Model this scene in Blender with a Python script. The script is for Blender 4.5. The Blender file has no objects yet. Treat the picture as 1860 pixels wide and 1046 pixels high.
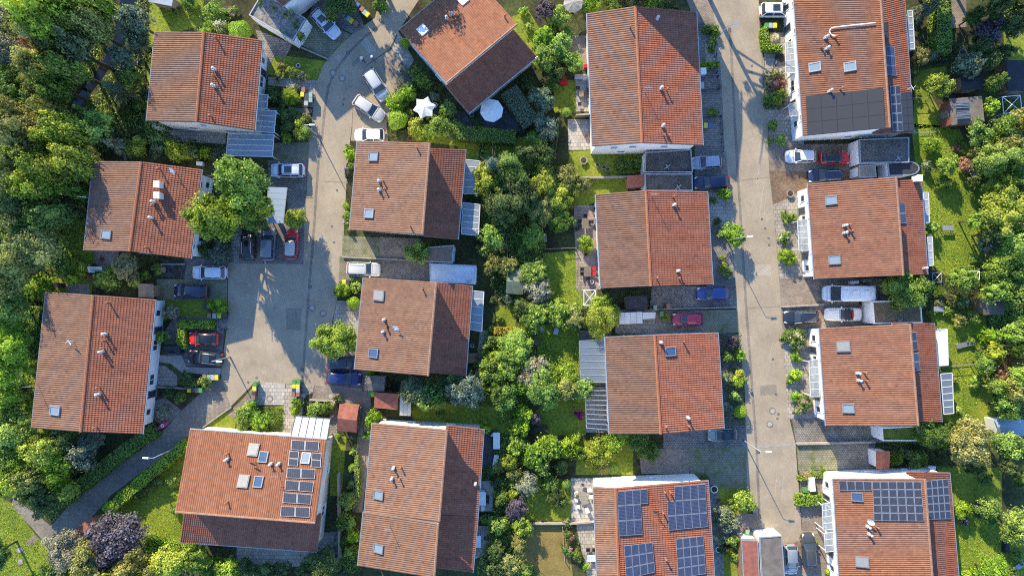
import bpy, bmesh, math, random
import numpy as np
from mathutils import Vector, geometry
R = math.radians
random.seed(7)
SC = bpy.context.scene
COL = SC.collection

# ------------------------------------------------------------------ camera, sky, sun, exposure
CAMH, FPX, CX, CY = 92.0, 1240.0, 930.0, 523.0
cd = bpy.data.cameras.new('camera'); cam = bpy.data.objects.new('camera', cd); COL.objects.link(cam)
cam.location = (0, 0, CAMH); cd.sensor_width = 36; cd.lens = 36 * FPX / 1860; cd.clip_end = 2000
SC.camera = cam
SUN_EL, SUN_AZ = 28.0, 27.0            # degrees; azimuth measured from +Y towards -X
w = bpy.data.worlds.new('World'); SC.world = w; w.use_nodes = True
nt = w.node_tree; sky = nt.nodes.new('ShaderNodeTexSky'); sky.sky_type = 'NISHITA'; sky.sun_disc = False
sky.sun_elevation = R(SUN_EL); sky.sun_rotation = R(-SUN_AZ); sky.altitude = 200; sky.air_density = 1.0; sky.dust_density = 0.2; sky.ozone_density = 7.0
bg = nt.nodes['Background']; nt.links.new(sky.outputs[0], bg.inputs[0]); bg.inputs[1].default_value = 0.15
sl = bpy.data.lights.new('sun', 'SUN'); sl.energy = 3.2; sl.angle = R(0.5); sl.color = (1.0, 0.84, 0.56)
sun = bpy.data.objects.new('sun', sl); COL.objects.link(sun)
sd = Vector((-math.sin(R(SUN_AZ)) * math.cos(R(SUN_EL)), math.cos(R(SUN_AZ)) * math.cos(R(SUN_EL)), math.sin(R(SUN_EL))))
sun.rotation_euler = sd.to_track_quat('Z', 'Y').to_euler(); sun.location = (0, 0, 60)
vs = SC.view_settings; vs.view_transform = 'Standard'; vs.look = 'None'; vs.gamma = 1; vs.use_curve_mapping = False; vs.exposure = 1.6
SC.cycles.use_denoising = False; SC.cycles.pixel_filter_type = 'BLACKMAN_HARRIS'; SC.cycles.filter_width = 1.1; SC.cycles.sample_clamp_indirect = 4; SC.cycles.sample_clamp_direct = 12
SC.cycles.max_bounces = 6; SC.cycles.transparent_max_bounces = 8

# ------------------------------------------------------------------ helpers
def P(px, py, z=0.0):
    k = (CAMH - z) / FPX
    return Vector(((px - CX) * k, (CY - py) * k, z))
def px_of(v):
    k = FPX / (CAMH - v[2]); return (CX + v[0] * k, CY - v[1] * k)
def on_plane(px, py, pl):
    p0, n = pl; d = P(px, py, 0) - Vector((0, 0, CAMH)); o = Vector((0, 0, CAMH))
    t = (p0 - o).dot(n) / d.dot(n); return o + d * t
class MB:
    def __init__(s): s.v = []; s.f = []; s.m = []
    def add(s, vs_, fs, mi=0):
        b = len(s.v); s.v += [tuple(x) for x in vs_]; s.f += [tuple(b + i for i in f) for f in fs]; s.m += [mi] * len(fs); return s
    def hexa(s, b, t, mi=0):
        return s.add(list(b) + list(t), [(3, 2, 1, 0), (4, 5, 6, 7), (0, 1, 5, 4), (1, 2, 6, 5), (2, 3, 7, 6), (3, 0, 4, 7)], mi)
    def box(s, x0, y0, z0, x1, y1, z1, mi=0):
        return s.hexa([(x0, y0, z0), (x1, y0, z0), (x1, y1, z0), (x0, y1, z0)], [(x0, y0, z1), (x1, y0, z1), (x1, y1, z1), (x0, y1, z1)], mi)
    def prism(s, poly, z0, z1, mi=0):
        if area(poly) < 0: poly = poly[::-1]
        n = len(poly)
        b = [(p[0], p[1], z0) for p in poly]; t = [(p[0], p[1], z1) for p in poly]
        return s.add(b + t, [tuple(range(n - 1, -1, -1)), tuple(range(n, 2 * n))] + [(i, (i + 1) % n, n + (i + 1) % n, n + i) for i in range(n)], mi)
    def tube(s, p0, p1, r0, r1=None, n=8, mi=0):
        r1 = r0 if r1 is None else r1
        p0 = Vector(p0); p1 = Vector(p1); d = (p1 - p0).normalized()
        a = d.orthogonal().normalized(); b = d.cross(a)
        vs_ = []
        for p, r in ((p0, r0), (p1, r1)):
            vs_ += [p + (a * math.cos(6.28318 * i / n) + b * math.sin(6.28318 * i / n)) * r for i in range(n)]
        return s.add(vs_, [(i, (i + 1) % n, n + (i + 1) % n, n + i) for i in range(n)] + [tuple(range(n - 1, -1, -1)), tuple(range(n, 2 * n))], mi)
    def lathe(s, prof, c=(0, 0), n=12, mi=0):
        vs_ = []; k = len(prof)
        for r, z in prof: vs_ += [(c[0] + r * math.cos(6.28318 * i / n), c[1] + r * math.sin(6.28318 * i / n), z) for i in range(n)]
        fs = [(j * n + i, j * n + (i + 1) % n, (j + 1) * n + (i + 1) % n, (j + 1) * n + i) for j in range(k - 1) for i in range(n)]
        return s.add(vs_, fs + [tuple(range(n - 1, -1, -1)), tuple(range((k - 1) * n, k * n))], mi)
    def mesh(s, name, mats, smooth=False, org=None):
        me = bpy.data.meshes.new(name)
        v = s.v if org is None else [(a[0] - org[0], a[1] - org[1], a[2] - org[2]) for a in s.v]
        me.from_pydata(v, [], s.f)
        for m in (mats if isinstance(mats, (list, tuple)) else [mats]): me.materials.append(m)
        if any(s.m): me.polygons.foreach_set('material_index', s.m)
        if smooth: me.polygons.foreach_set('use_smooth', [True] * len(s.f))
        me.update(); return me
    def obj(s, name, mats, parent=None, smooth=False, loc=None, rz=0.0, org=None):
        return link(name, s.mesh(name, mats, smooth, org), parent, loc, rz)
def area(p): return 0.5 * sum(p[i][0] * p[(i + 1) % len(p)][1] - p[(i + 1) % len(p)][0] * p[i][1] for i in range(len(p)))
def link(name, data, parent=None, loc=None, rz=0.0, scale=None):
    o = bpy.data.objects.new(name, data); COL.objects.link(o)
    if parent: o.parent = parent
    if loc is not None: o.location = loc
    if rz: o.rotation_euler = (0, 0, rz)
    if scale is not None: o.scale = scale
    return o
THINGS = []
def tag(o, desc, cat, group=None, px=None, full=False):
    o['category'] = cat
    if group: o['group'] = group
    if px is None: px = px_of(o.location)
    THINGS.append((o, desc, px, full)); return o
def thing(name, desc, cat, loc, rz=0.0, group=None, px=None, full=False):
    o = link(name, None, None, loc, rz); o.empty_display_size = 0.3
    return tag(o, desc, cat, group, px, full)
def struct(o): o['kind'] = 'structure'; return o

# ------------------------------------------------------------------ materials
def nodes(name):
    m = bpy.data.materials.new(name); m.use_nodes = True; t = m.node_tree
    return m, t, t.nodes['Principled BSDF'], t.nodes.new, t.links.new
def mat(name, col, rough=0.8, metal=0.0, var=0.25, scale=1.5, bump=0.0, bscale=20, col2=None, spec=0.3, fine=0.15):
    m, t, b, N, L = nodes(name)
    b.inputs['Roughness'].default_value = rough; b.inputs['Metallic'].default_value = metal; b.inputs['Specular IOR Level'].default_value = spec
    g = N('ShaderNodeNewGeometry')
    n1 = N('ShaderNodeTexNoise'); n1.inputs['Scale'].default_value = scale; n1.inputs['Detail'].default_value = 6; L(g.outputs['Position'], n1.inputs['Vector'])
    n2 = N('ShaderNodeTexNoise'); n2.inputs['Scale'].default_value = scale * 9; n2.inputs['Detail'].default_value = 3; L(g.outputs['Position'], n2.inputs['Vector'])
    r = N('ShaderNodeValToRGB'); c2 = col2 or tuple(c * (1 - var) for c in col); c1 = col if col2 else tuple(min(1, c * (1 + var)) for c in col)
    r.color_ramp.elements[0].position = 0.32; r.color_ramp.elements[1].position = 0.68
    r.color_ramp.elements[0].color = (*c2, 1); r.color_ramp.elements[1].color = (*c1, 1); L(n1.outputs[0], r.inputs[0])
    mr = N('ShaderNodeMapRange'); mr.inputs[1].default_value = 0.3; mr.inputs[2].default_value = 0.7; mr.inputs[3].default_value = 1 - fine; mr.inputs[4].default_value = 1 + fine; L(n2.outputs[0], mr.inputs[0])
    mx = N('ShaderNodeVectorMath'); mx.operation = 'SCALE'; L(r.outputs[0], mx.inputs[0]); L(mr.outputs[0], mx.inputs['Scale']); L(mx.outputs[0], b.inputs['Base Color'])
    if bump:
        n3 = N('ShaderNodeTexNoise'); n3.inputs['Scale'].default_value = bscale; L(g.outputs['Position'], n3.inputs['Vector'])
        bp = N('ShaderNodeBump'); bp.inputs['Strength'].default_value = bump; bp.inputs['Distance'].default_value = 0.05; L(n3.outputs[0], bp.inputs['Height']); L(bp.outputs[0], b.inputs['Normal'])
    return m
def paver(name, col, bw=0.24, bh=0.12, mortar=(0.06, 0.055, 0.05), msize=0.012, rot=0.0, var=0.2, moss=0.0, mosscol=(0.06, 0.09, 0.02), stain=0.35):
    m, t, b, N, L = nodes(name); b.inputs['Roughness'].default_value = 0.9; b.inputs['Specular IOR Level'].default_value = 0.2
    g = N('ShaderNodeNewGeometry'); mp = N('ShaderNodeMapping'); mp.inputs['Rotation'].default_value = (0, 0, R(rot)); L(g.outputs['Position'], mp.inputs[0])
    br = N('ShaderNodeTexBrick'); L(mp.outputs[0], br.inputs['Vector']); br.inputs['Scale'].default_value = 1.0
    br.inputs['Brick Width'].default_value = bw; br.inputs['Row Height'].default_value = bh; br.inputs['Mortar Size'].default_value = msize; br.inputs['Bias'].default_value = 0
    br.inputs['Color1'].default_value = (*[c * (1 + var) for c in col], 1); br.inputs['Color2'].default_value = (*[c * (1 - var) for c in col], 1); br.inputs['Mortar'].default_value = (*mortar, 1)
    n1 = N('ShaderNodeTexNoise'); n1.inputs['Scale'].default_value = 0.35; n1.inputs['Detail'].default_value = 8; n1.inputs['Roughness'].default_value = 0.65; L(g.outputs['Position'], n1.inputs['Vector'])
    mr = N('ShaderNodeMapRange'); mr.inputs[1].default_value = 0.3; mr.inputs[2].default_value = 0.7; mr.inputs[3].default_value = 1 - stain; mr.inputs[4].default_value = 1 + stain * 0.6; L(n1.outputs[0], mr.inputs[0])
    mx = N('ShaderNodeVectorMath'); mx.operation = 'SCALE'; L(br.outputs[0], mx.inputs[0]); L(mr.outputs[0], mx.inputs['Scale'])
    n4 = N('ShaderNodeTexNoise'); n4.inputs['Scale'].default_value = 7.0; n4.inputs['Detail'].default_value = 4; L(g.outputs['Position'], n4.inputs['Vector'])
    mr4 = N('ShaderNodeMapRange'); mr4.inputs[1].default_value = 0.3; mr4.inputs[2].default_value = 0.7; mr4.inputs[3].default_value = 0.93; mr4.inputs[4].default_value = 1.06; L(n4.outputs[0], mr4.inputs[0])
    mx4 = N('ShaderNodeVectorMath'); mx4.operation = 'SCALE'; L(mx.outputs[0], mx4.inputs[0]); L(mr4.outputs[0], mx4.inputs['Scale'])
    out = mx4.outputs[0]
    if moss:
        n2 = N('ShaderNodeTexNoise'); n2.inputs['Scale'].default_value = 0.9; n2.inputs['Detail'].default_value = 7; L(g.outputs['Position'], n2.inputs['Vector'])
        rr = N('ShaderNodeMapRange'); rr.inputs[1].default_value = 0.62 - moss * 0.3; rr.inputs[2].default_value = 0.75 - moss * 0.25; L(n2.outputs[0], rr.inputs[0])
        mc = N('ShaderNodeMix'); mc.data_type = 'RGBA'; mc.inputs[7].default_value = (*mosscol, 1); L(rr.outputs[0], mc.inputs[0]); L(out, mc.inputs[6]); out = mc.outputs[2]
    L(out, b.inputs['Base Color'])
    bp = N('ShaderNodeBump'); bp.inputs['Strength'].default_value = 0.4; bp.inputs['Distance'].default_value = 0.02; bp.invert = True; L(br.outputs['Fac'], bp.inputs['Height']); L(bp.outputs[0], b.inputs['Normal'])
    return m
def tilemat(name, c1, c2, dark, lich=(0.26, 0.17, 0.11), lam=0.3):
    m, t, b, N, L = nodes(name); b.inputs['Roughness'].default_value = 0.75; b.inputs['Specular IOR Level'].default_value = 0.25
    uv = N('ShaderNodeUVMap'); uv.uv_map = 'tile'
    fl = N('ShaderNodeVectorMath'); fl.operation = 'FLOOR'; L(uv.outputs[0], fl.inputs[0])
    wn = N('ShaderNodeTexWhiteNoise'); wn.noise_dimensions = '2D'; L(fl.outputs[0], wn.inputs['Vector'])
    rp = N('ShaderNodeValToRGB'); e = rp.color_ramp.elements; e[0].color = (*c1, 1); e[1].color = (*c2, 1); e.new(0.93).color = (*c2, 1); e[-1].position = 1.0; e[-1].color = (*dark, 1); L(wn.outputs[0], rp.inputs[0])
    g = N('ShaderNodeNewGeometry')
    n1 = N('ShaderNodeTexNoise'); n1.inputs['Scale'].default_value = 0.45; n1.inputs['Detail'].default_value = 7; n1.inputs['Roughness'].default_value = 0.6; L(g.outputs['Position'], n1.inputs['Vector'])
    mr = N('ShaderNodeMapRange'); mr.inputs[1].default_value = 0.42; mr.inputs[2].default_value = 0.72; mr.inputs[3].default_value = 0.0; mr.inputs[4].default_value = lam; L(n1.outputs[0], mr.inputs[0])
    mc = N('ShaderNodeMix'); mc.data_type = 'RGBA'; mc.inputs[7].default_value = (*lich, 1); L(mr.outputs[0], mc.inputs[0]); L(rp.outputs[0], mc.inputs[6])
    n2 = N('ShaderNodeTexNoise'); n2.inputs['Scale'].default_value = 1.7; n2.inputs['Detail'].default_value = 5; L(g.outputs['Position'], n2.inputs['Vector'])
    m2 = N('ShaderNodeMapRange'); m2.inputs[1].default_value = 0.3; m2.inputs[2].default_value = 0.7; m2.inputs[3].default_value = 0.88; m2.inputs[4].default_value = 1.1; L(n2.outputs[0], m2.inputs[0])
    sc = N('ShaderNodeVectorMath'); sc.operation = 'SCALE'; L(mc.outputs[2], sc.inputs[0]); L(m2.outputs[0], sc.inputs['Scale']); 
    mp = N('ShaderNodeMapping'); mp.inputs['Scale'].default_value = (0.3, 0.025, 1); L(uv.outputs[0], mp.inputs[0]); n5 = N('ShaderNodeTexNoise'); n5.inputs['Scale'].default_value = 1.0; n5.inputs['Detail'].default_value = 4; L(mp.outputs[0], n5.inputs['Vector'])
    m5 = N('ShaderNodeMapRange'); m5.inputs[1].default_value = 0.3; m5.inputs[2].default_value = 0.7; m5.inputs[3].default_value = 0.85; m5.inputs[4].default_value = 1.1; L(n5.outputs[0], m5.inputs[0])
    s5 = N('ShaderNodeVectorMath'); s5.operation = 'SCALE'; L(sc.outputs[0], s5.inputs[0]); oi = N('ShaderNodeObjectInfo'); m6 = N('ShaderNodeMapRange'); m6.inputs[3].default_value = 0.84; m6.inputs[4].default_value = 1.1; L(oi.outputs['Random'], m6.inputs[0]); m7 = N('ShaderNodeMath'); m7.operation = 'MULTIPLY'; L(m5.outputs[0], m7.inputs[0]); L(m6.outputs[0], m7.inputs[1]); L(m7.outputs[0], s5.inputs['Scale']); L(s5.outputs[0], b.inputs['Base Color'])
    return m
def leafmat(name):
    m = bpy.data.materials.new(name); m.use_nodes = True; t = m.node_tree; N = t.nodes.new; L = t.links.new
    for n in list(t.nodes): t.nodes.remove(n)
    oi = N('ShaderNodeObjectInfo'); at = N('ShaderNodeAttribute'); at.attribute_name = 'tone'
    hs = N('ShaderNodeHueSaturation'); L(oi.outputs['Color'], hs.inputs['Color'])
    v = N('ShaderNodeMapRange'); v.inputs[3].default_value = 0.3; v.inputs[4].default_value = 1.7; L(at.outputs['Fac'], v.inputs[0]); L(v.outputs[0], hs.inputs['Value'])
    h = N('ShaderNodeMapRange'); h.inputs[3].default_value = 0.525; h.inputs[4].default_value = 0.475; L(at.outputs['Fac'], h.inputs[0]); L(h.outputs[0], hs.inputs['Hue'])
    d = N('ShaderNodeBsdfPrincipled'); d.inputs['Roughness'].default_value = 0.55; d.inputs['Specular IOR Level'].default_value = 0.25; L(hs.outputs[0], d.inputs['Base Color'])
    tr = N('ShaderNodeBsdfTranslucent'); L(hs.outputs[0], tr.inputs[0]); mx = N('ShaderNodeMixShader'); mx.inputs[0].default_value = 0.28
    L(d.outputs[0], mx.inputs[1]); L(tr.outputs[0], mx.inputs[2]); o = N('ShaderNodeOutputMaterial'); L(mx.outputs[0], o.inputs[0]); return m
def paintmat(name, rough=0.25, coat=0.6, metal=0.0):
    m, t, b, N, L = nodes(name); oi = N('ShaderNodeObjectInfo'); L(oi.outputs['Color'], b.inputs['Base Color']); b.inputs['Roughness'].default_value = rough
    b.inputs['Coat Weight'].default_value = coat; b.inputs['Coat Roughness'].default_value = 0.06; b.inputs['Metallic'].default_value = metal
    return m
def glassmat(name, col, alpha, rough=0.05):
    m, t, b, N, L = nodes(name); b.inputs['Base Color'].default_value = (*col, 1); b.inputs['Alpha'].default_value = alpha; b.inputs['Roughness'].default_value = rough; b.inputs['Specular IOR Level'].default_value = 0.8
    g = N('ShaderNodeNewGeometry'); n1 = N('ShaderNodeTexNoise'); n1.inputs['Scale'].default_value = 2.2; n1.inputs['Detail'].default_value = 5; L(g.outputs['Position'], n1.inputs['Vector'])
    r = N('ShaderNodeMapRange'); r.inputs[3].default_value = rough; r.inputs[4].default_value = rough + 0.3; L(n1.outputs[0], r.inputs[0]); L(r.outputs[0], b.inputs['Roughness'])
    return m
def solarmat(name, cell, line, nx=6, ny=10):
    m, t, b, N, L = nodes(name); b.inputs['Roughness'].default_value = 0.3; b.inputs['Specular IOR Level'].default_value = 0.25
    uv = N('ShaderNodeUVMap'); uv.uv_map = 'tile'; br = N('ShaderNodeTexBrick'); br.offset = 0; L(uv.outputs[0], br.inputs['Vector']); br.inputs['Scale'].default_value = 1
    br.inputs['Brick Width'].default_value = 1 / nx; br.inputs['Row Height'].default_value = 1 / ny; br.inputs['Mortar Size'].default_value = 0.008
    br.inputs['Color1'].default_value = (*cell, 1); br.inputs['Color2'].default_value = (*[c * 1.5 for c in cell], 1); br.inputs['Mortar'].default_value = (*line, 1); L(br.outputs[0], b.inputs['Base Color']); return m

M = {}
M['ground'] = mat('ground', (0.075, 0.09, 0.03), 1.0, var=0.4, scale=0.25, col2=(0.03, 0.026, 0.014), bump=0.6, fine=0.4)
M['lawn'] = mat('lawn', (0.235, 0.265, 0.028), 1.0, scale=0.35, col2=(0.12, 0.17, 0.018), bump=0.8, bscale=9, fine=0.35)
M['lawn_dry'] = mat('lawn_dry', (0.25, 0.18, 0.06), 1.0, scale=0.8, col2=(0.16, 0.13, 0.04), bump=0.6, bscale=9, fine=0.35)
M['road'] = paver('road_paving', (0.375, 0.315, 0.228), 0.24, 0.12, (0.24, 0.2, 0.155), rot=88, var=0.07, stain=0.2)
M['lane'] = paver('lane_paving', (0.27, 0.24, 0.2), 0.24, 0.12, (0.08, 0.075, 0.06), rot=45, var=0.18, stain=0.35)
M['drive'] = paver('driveway_paving', (0.255, 0.235, 0.21), 0.24, 0.24, (0.055, 0.05, 0.045), 0.02, var=0.2, stain=0.45)
M['drive_brown'] = paver('brown_paving', (0.315, 0.258, 0.205), 0.24, 0.12, (0.1, 0.085, 0.07), var=0.2, stain=0.4)
M['drive_red'] = paver('reddish_paving', (0.25, 0.17, 0.11), 0.2, 0.1, (0.12, 0.09, 0.06), var=0.3, stain=0.4)
M['slab'] = paver('slab_paving', (0.36, 0.325, 0.275), 0.5, 0.5, (0.12, 0.11, 0.1), 0.02, var=0.14, stain=0.35)
M['slab_light'] = paver('pale_slab_paving', (0.42, 0.395, 0.35), 0.5, 0.5, (0.2, 0.18, 0.16), 0.02, var=0.15, stain=0.25)
M['slab_pink'] = paver('pinkish_slab_paving', (0.32, 0.255, 0.225), 0.4, 0.4, (0.15, 0.12, 0.11), 0.02, var=0.15, stain=0.3)
M['grass_paver'] = paver('grass_grid_paving', (0.25, 0.235, 0.19), 0.35, 0.3, (0.165, 0.165, 0.085), 0.05, var=0.12, moss=0.35, mosscol=(0.12, 0.14, 0.05), stain=0.3)
M['gravel'] = mat('gravel', (0.2, 0.19, 0.18), 1.0, scale=3, var=0.45, bump=0.9, bscale=14, fine=0.5)
M['gravel_mid'] = mat('gravel_mid', (0.15, 0.14, 0.125), 1.0, scale=0.6, col2=(0.09, 0.088, 0.08), bump=0.8, bscale=14, fine=0.5)
M['gravel_dark'] = mat('gravel_dark', (0.1, 0.1, 0.1), 1.0, scale=0.7, col2=(0.055, 0.055, 0.05), bump=0.8, bscale=14, fine=0.5)
M['gravel_brown'] = mat('gravel_brown', (0.2, 0.14, 0.1), 1.0, scale=0.8, col2=(0.12, 0.11, 0.06), bump=0.8, bscale=14, fine=0.5)
M['sedum'] = mat('sedum', (0.13, 0.17, 0.025), 1.0, scale=1.4, col2=(0.08, 0.11, 0.02), bump=0.9, bscale=9, fine=0.4)
M['asphalt'] = mat('asphalt', (0.06, 0.06, 0.062), 0.95, var=0.25, scale=0.8)
M['forest_shade'] = mat('painted_forest_shade', (0.006, 0.008, 0.009), 0.15, var=0.2, scale=0.6, spec=0.5)  # near-black colour painted in place of deep shade under the trees
M['soil'] = mat('soil', (0.06, 0.045, 0.03), 1.0, var=0.4, scale=2, bump=0.8, bscale=12, fine=0.4)
M['gutter_strip'] = paver('gutter_strip', (0.25, 0.22, 0.18), 0.16, 0.16, (0.15, 0.13, 0.11), 0.015, var=0.2)
M['concrete'] = mat('concrete', (0.36, 0.34, 0.31), 0.9, var=0.12, scale=1.2)
M['edging'] = mat('edging', (0.3, 0.28, 0.25), 0.9, var=0.2, scale=2)
M['render'] = mat('white_render', (0.8, 0.79, 0.77), 0.85, var=0.05, scale=0.5, fine=0.04)
M['render_cream'] = mat('cream_render', (0.62, 0.57, 0.5), 0.9, var=0.12, scale=0.5, fine=0.06)
M['white'] = mat('white_metal', (0.8, 0.8, 0.8), 0.4, var=0.04, scale=2, fine=0.03)
M['frame_white'] = mat('frame_white', (0.6, 0.61, 0.62), 0.5, var=0.08, scale=2, fine=0.05)
M['fabric'] = mat('white_fabric', (0.78, 0.77, 0.75), 0.9, var=0.06, scale=2, fine=0.05)
M['grey'] = mat('grey_metal', (0.22, 0.23, 0.24), 0.45, 0.3, var=0.15, scale=3)
M['dark'] = mat('dark_metal', (0.03, 0.03, 0.034), 0.45, 0.2, var=0.2, scale=3)
M['zinc'] = mat('zinc', (0.38, 0.4, 0.42), 0.4, 0.5, var=0.15, scale=4)
M['vent'] = mat('pale_vent_metal', (0.48, 0.47, 0.45), 0.6, 0.1, var=0.12, scale=5)
M['steel'] = mat('steel', (0.7, 0.71, 0.72), 0.35, 1.0, var=0.08, scale=4)
M['black'] = mat('black_rubber', (0.015, 0.015, 0.016), 0.7, var=0.2, scale=6)
M['terra'] = mat('terracotta', (0.34, 0.13, 0.065), 0.8, var=0.2, scale=5)
M['wood'] = mat('wood', (0.25, 0.16, 0.09), 0.8, var=0.25, scale=4)
M['wood_grey'] = mat('grey_wood', (0.24, 0.21, 0.18), 0.85, var=0.25, scale=4)
M['bark'] = mat('bark', (0.1, 0.075, 0.055), 1.0, var=0.3, scale=6, bump=0.8)
M['felt_red'] = mat('red_roofing_felt', (0.27, 0.1, 0.07), 0.95, var=0.2, scale=1.6, fine=0.2)
M['felt_grey'] = mat('grey_roofing_felt', (0.15, 0.13, 0.11), 0.95, var=0.2, scale=1.2, fine=0.2)
M['felt_dark'] = mat('dark_roofing_felt', (0.035, 0.037, 0.045), 0.85, var=0.2, scale=1.5, fine=0.2)
M['felt_green'] = mat('green_roofing_felt', (0.16, 0.18, 0.11), 0.95, var=0.25, scale=1.2, fine=0.2)
M['roof_blue'] = mat('pale_blue_sheet_roof', (0.42, 0.47, 0.52), 0.5, var=0.12, scale=0.9, fine=0.1)
M['tile_a'] = tilemat('roof_tiles_weathered', (0.19, 0.1, 0.064), (0.235, 0.131, 0.086), (0.155, 0.078, 0.051))
M['tile_b'] = tilemat('roof_tiles_orange', (0.255, 0.103, 0.056), (0.31, 0.133, 0.073), (0.2, 0.082, 0.047), lam=0.2)
M['tile_d'] = tilemat('roof_tiles_brown', (0.205, 0.09, 0.055), (0.25, 0.116, 0.072), (0.165, 0.07, 0.044), lam=0.25)
M['ridge_tan'] = mat('ridge_tan', (0.3, 0.17, 0.11), 0.8, var=0.2, scale=3)
M['tile_c'] = tilemat('roof_tiles_red', (0.225, 0.079, 0.046), (0.272, 0.1, 0.059), (0.175, 0.06, 0.037), lam=0.2)
M['leaf'] = leafmat('foliage'); M['paint'] = paintmat('car_paint'); M['plastic'] = paintmat('coloured_plastic', 0.5, 0.0); M['cloth'] = paintmat('coloured_cloth', 0.9, 0.0)
M['glass'] = glassmat('window_glass', (0.03, 0.045, 0.06), 1.0); M['sky_glass'] = glassmat('skylight_glass', (0.2, 0.26, 0.3), 1.0, 0.08)
M['sky_glass_dark'] = glassmat('dark_skylight_glass', (0.05, 0.09, 0.17), 1.0, 0.05)
M['canopy_glass'] = glassmat('canopy_glass', (0.33, 0.38, 0.42), 0.55, 0.1); M['canopy_dark'] = glassmat('dark_canopy_glass', (0.17, 0.215, 0.265), 0.7, 0.08)
M['poly2'] = glassmat('grey_polycarbonate', (0.33, 0.36, 0.38), 0.9, 0.35); M['poly'] = glassmat('milky_polycarbonate', (0.24, 0.33, 0.43), 0.92, 0.4)
M['solar'] = solarmat('solar_cells', (0.022, 0.027, 0.045), (0.09, 0.1, 0.12)); M['solar_blue'] = solarmat('blue_solar_cells', (0.025, 0.036, 0.075), (0.12, 0.135, 0.17)); M['solar_black'] = solarmat('black_solar_cells', (0.04, 0.041, 0.045), (0.055, 0.055, 0.06), 1, 1)
M['shutter'] = mat('grey_shutter', (0.27, 0.27, 0.26), 0.6, 0.2, var=0.08, scale=3)
M['lamp_red'] = mat('tail_light_red', (0.5, 0.02, 0.02), 0.2, var=0.1); M['lamp_white'] = mat('headlight_clear', (0.75, 0.77, 0.8), 0.1, var=0.05)
M['skin'] = mat('skin', (0.5, 0.32, 0.24), 0.6, var=0.06)

# ------------------------------------------------------------------ ground, roads, pavings
def sheet(name, poly, z, m, parent=None, thick=0.0, world=False):
    pts = [P(*p) if not world else Vector((p[0], p[1], 0)) for p in poly]
    if area(pts) < 0: pts = pts[::-1]
    tri = geometry.tessellate_polygon([pts]); mb = MB()
    mb.add([(p.x, p.y, z) for p in pts], [t if area([pts[i] for i in t]) > 0 else t[::-1] for t in tri])
    n = len(pts)
    for i in range(n):
        a, b = pts[i], pts[(i + 1) % n]; mb.add([(a.x, a.y, z - 0.06), (b.x, b.y, z - 0.06), (b.x, b.y, z), (a.x, a.y, z)], [(0, 1, 2, 3)])
    return struct(mb.obj(name, m))
g = MB(); g.box(-500, -500, -1.0, 500, 500, 0.0); struct(g.obj('ground', M['ground']))
road_l = [(705, -60), (681, 33), (637, 65), (607, 92), (587, 120), (575, 150), (569, 200), (560, 261), (557, 350), (554, 405), (430, 470), (415, 478), (414, 580), (401, 680), (419, 738), (460, 697), (545, 697), (598, 705), (660, 712), (655, 705), (598, 670), (601, 595), (612, 546), (622, 471), (631, 300), (636, 254), (639, 231), (641, 175), (664, 120), (707, 90), (724, 57), (800, -60)]
sheet('road', road_l, 0.012, M['road'])
sheet('lane', [(401, 680), (327, 748), (300, 778), (150, 894), (116, 928), (92, 955), (70, 935), (24, 905), (20, 918), (60, 960), (95, 1002), (104, 996), (133, 962), (170, 935), (204, 897), (286, 836), (340, 792), (368, 775), (419, 738)], 0.012, M['lane'])
road_r = [(1260, -60), (1290, 10), (1298, 43), (1308, 134), (1313, 207), (1316, 318), (1327, 374), (1330, 508), (1337, 560), (1344, 629), (1353, 710), (1356, 880), (1373, 950), (1400, 1000), (1420, 1080), (1520, 1080), (1495, 960), (1456, 962), (1453, 908), (1448, 853), (1445, 806), (1431, 748), (1428, 684), (1421, 598), (1416, 512), (1404, 374), (1397, 311), (1393, 160), (1380, 50), (1378, 0), (1470, -5), (1470, -60)]
sheet('road', road_r, 0.012, M['road'])
def strip(name, pts, wd, z, m):
    q = [P(*p) for p in pts]; mb = MB(); L_, R_ = [], []
    for i, p in enumerate(q):
        d = (q[min(i + 1, len(q) - 1)] - q[max(i - 1, 0)]).normalized(); n = Vector((-d.y, d.x, 0)) * wd / 2
        L_.append((p.x + n.x, p.y + n.y, z)); R_.append((p.x - n.x, p.y - n.y, z))
    k = len(q); mb.add(L_ + R_, [(i, k + i, k + i + 1, i + 1) for i in range(k - 1)])
    return struct(mb.obj(name, m))
strip('gutter_channel', [(698, 40), (662, 68), (632, 98), (608, 130), (596, 160), (590, 200), (586, 240), (578, 300), (574, 360), (570, 420), (562, 520), (556, 600), (549, 696)], 0.34, 0.0165, M['gutter_strip'])
strip('gutter_channel', [(1325, 50), (1329, 110), (1334, 210), (1341, 330), (1347, 420), (1354, 540), (1366, 700), (1374, 812), (1380, 950)], 0.34, 0.0165, M['gutter_strip'])
strip('gutter_channel', [(1375, 812), (1445, 806)], 0.3, 0.0205, M['edging'])
M['road_pale'] = paver('pale_road_paving', (0.42, 0.37, 0.3), 0.24, 0.12, (0.27, 0.235, 0.19), rot=60, var=0.08, stain=0.2); M['road_dark'] = paver('repaired_road_paving', (0.27, 0.235, 0.19), 0.24, 0.12, (0.17, 0.15, 0.12), rot=30, var=0.1, stain=0.2)
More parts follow.
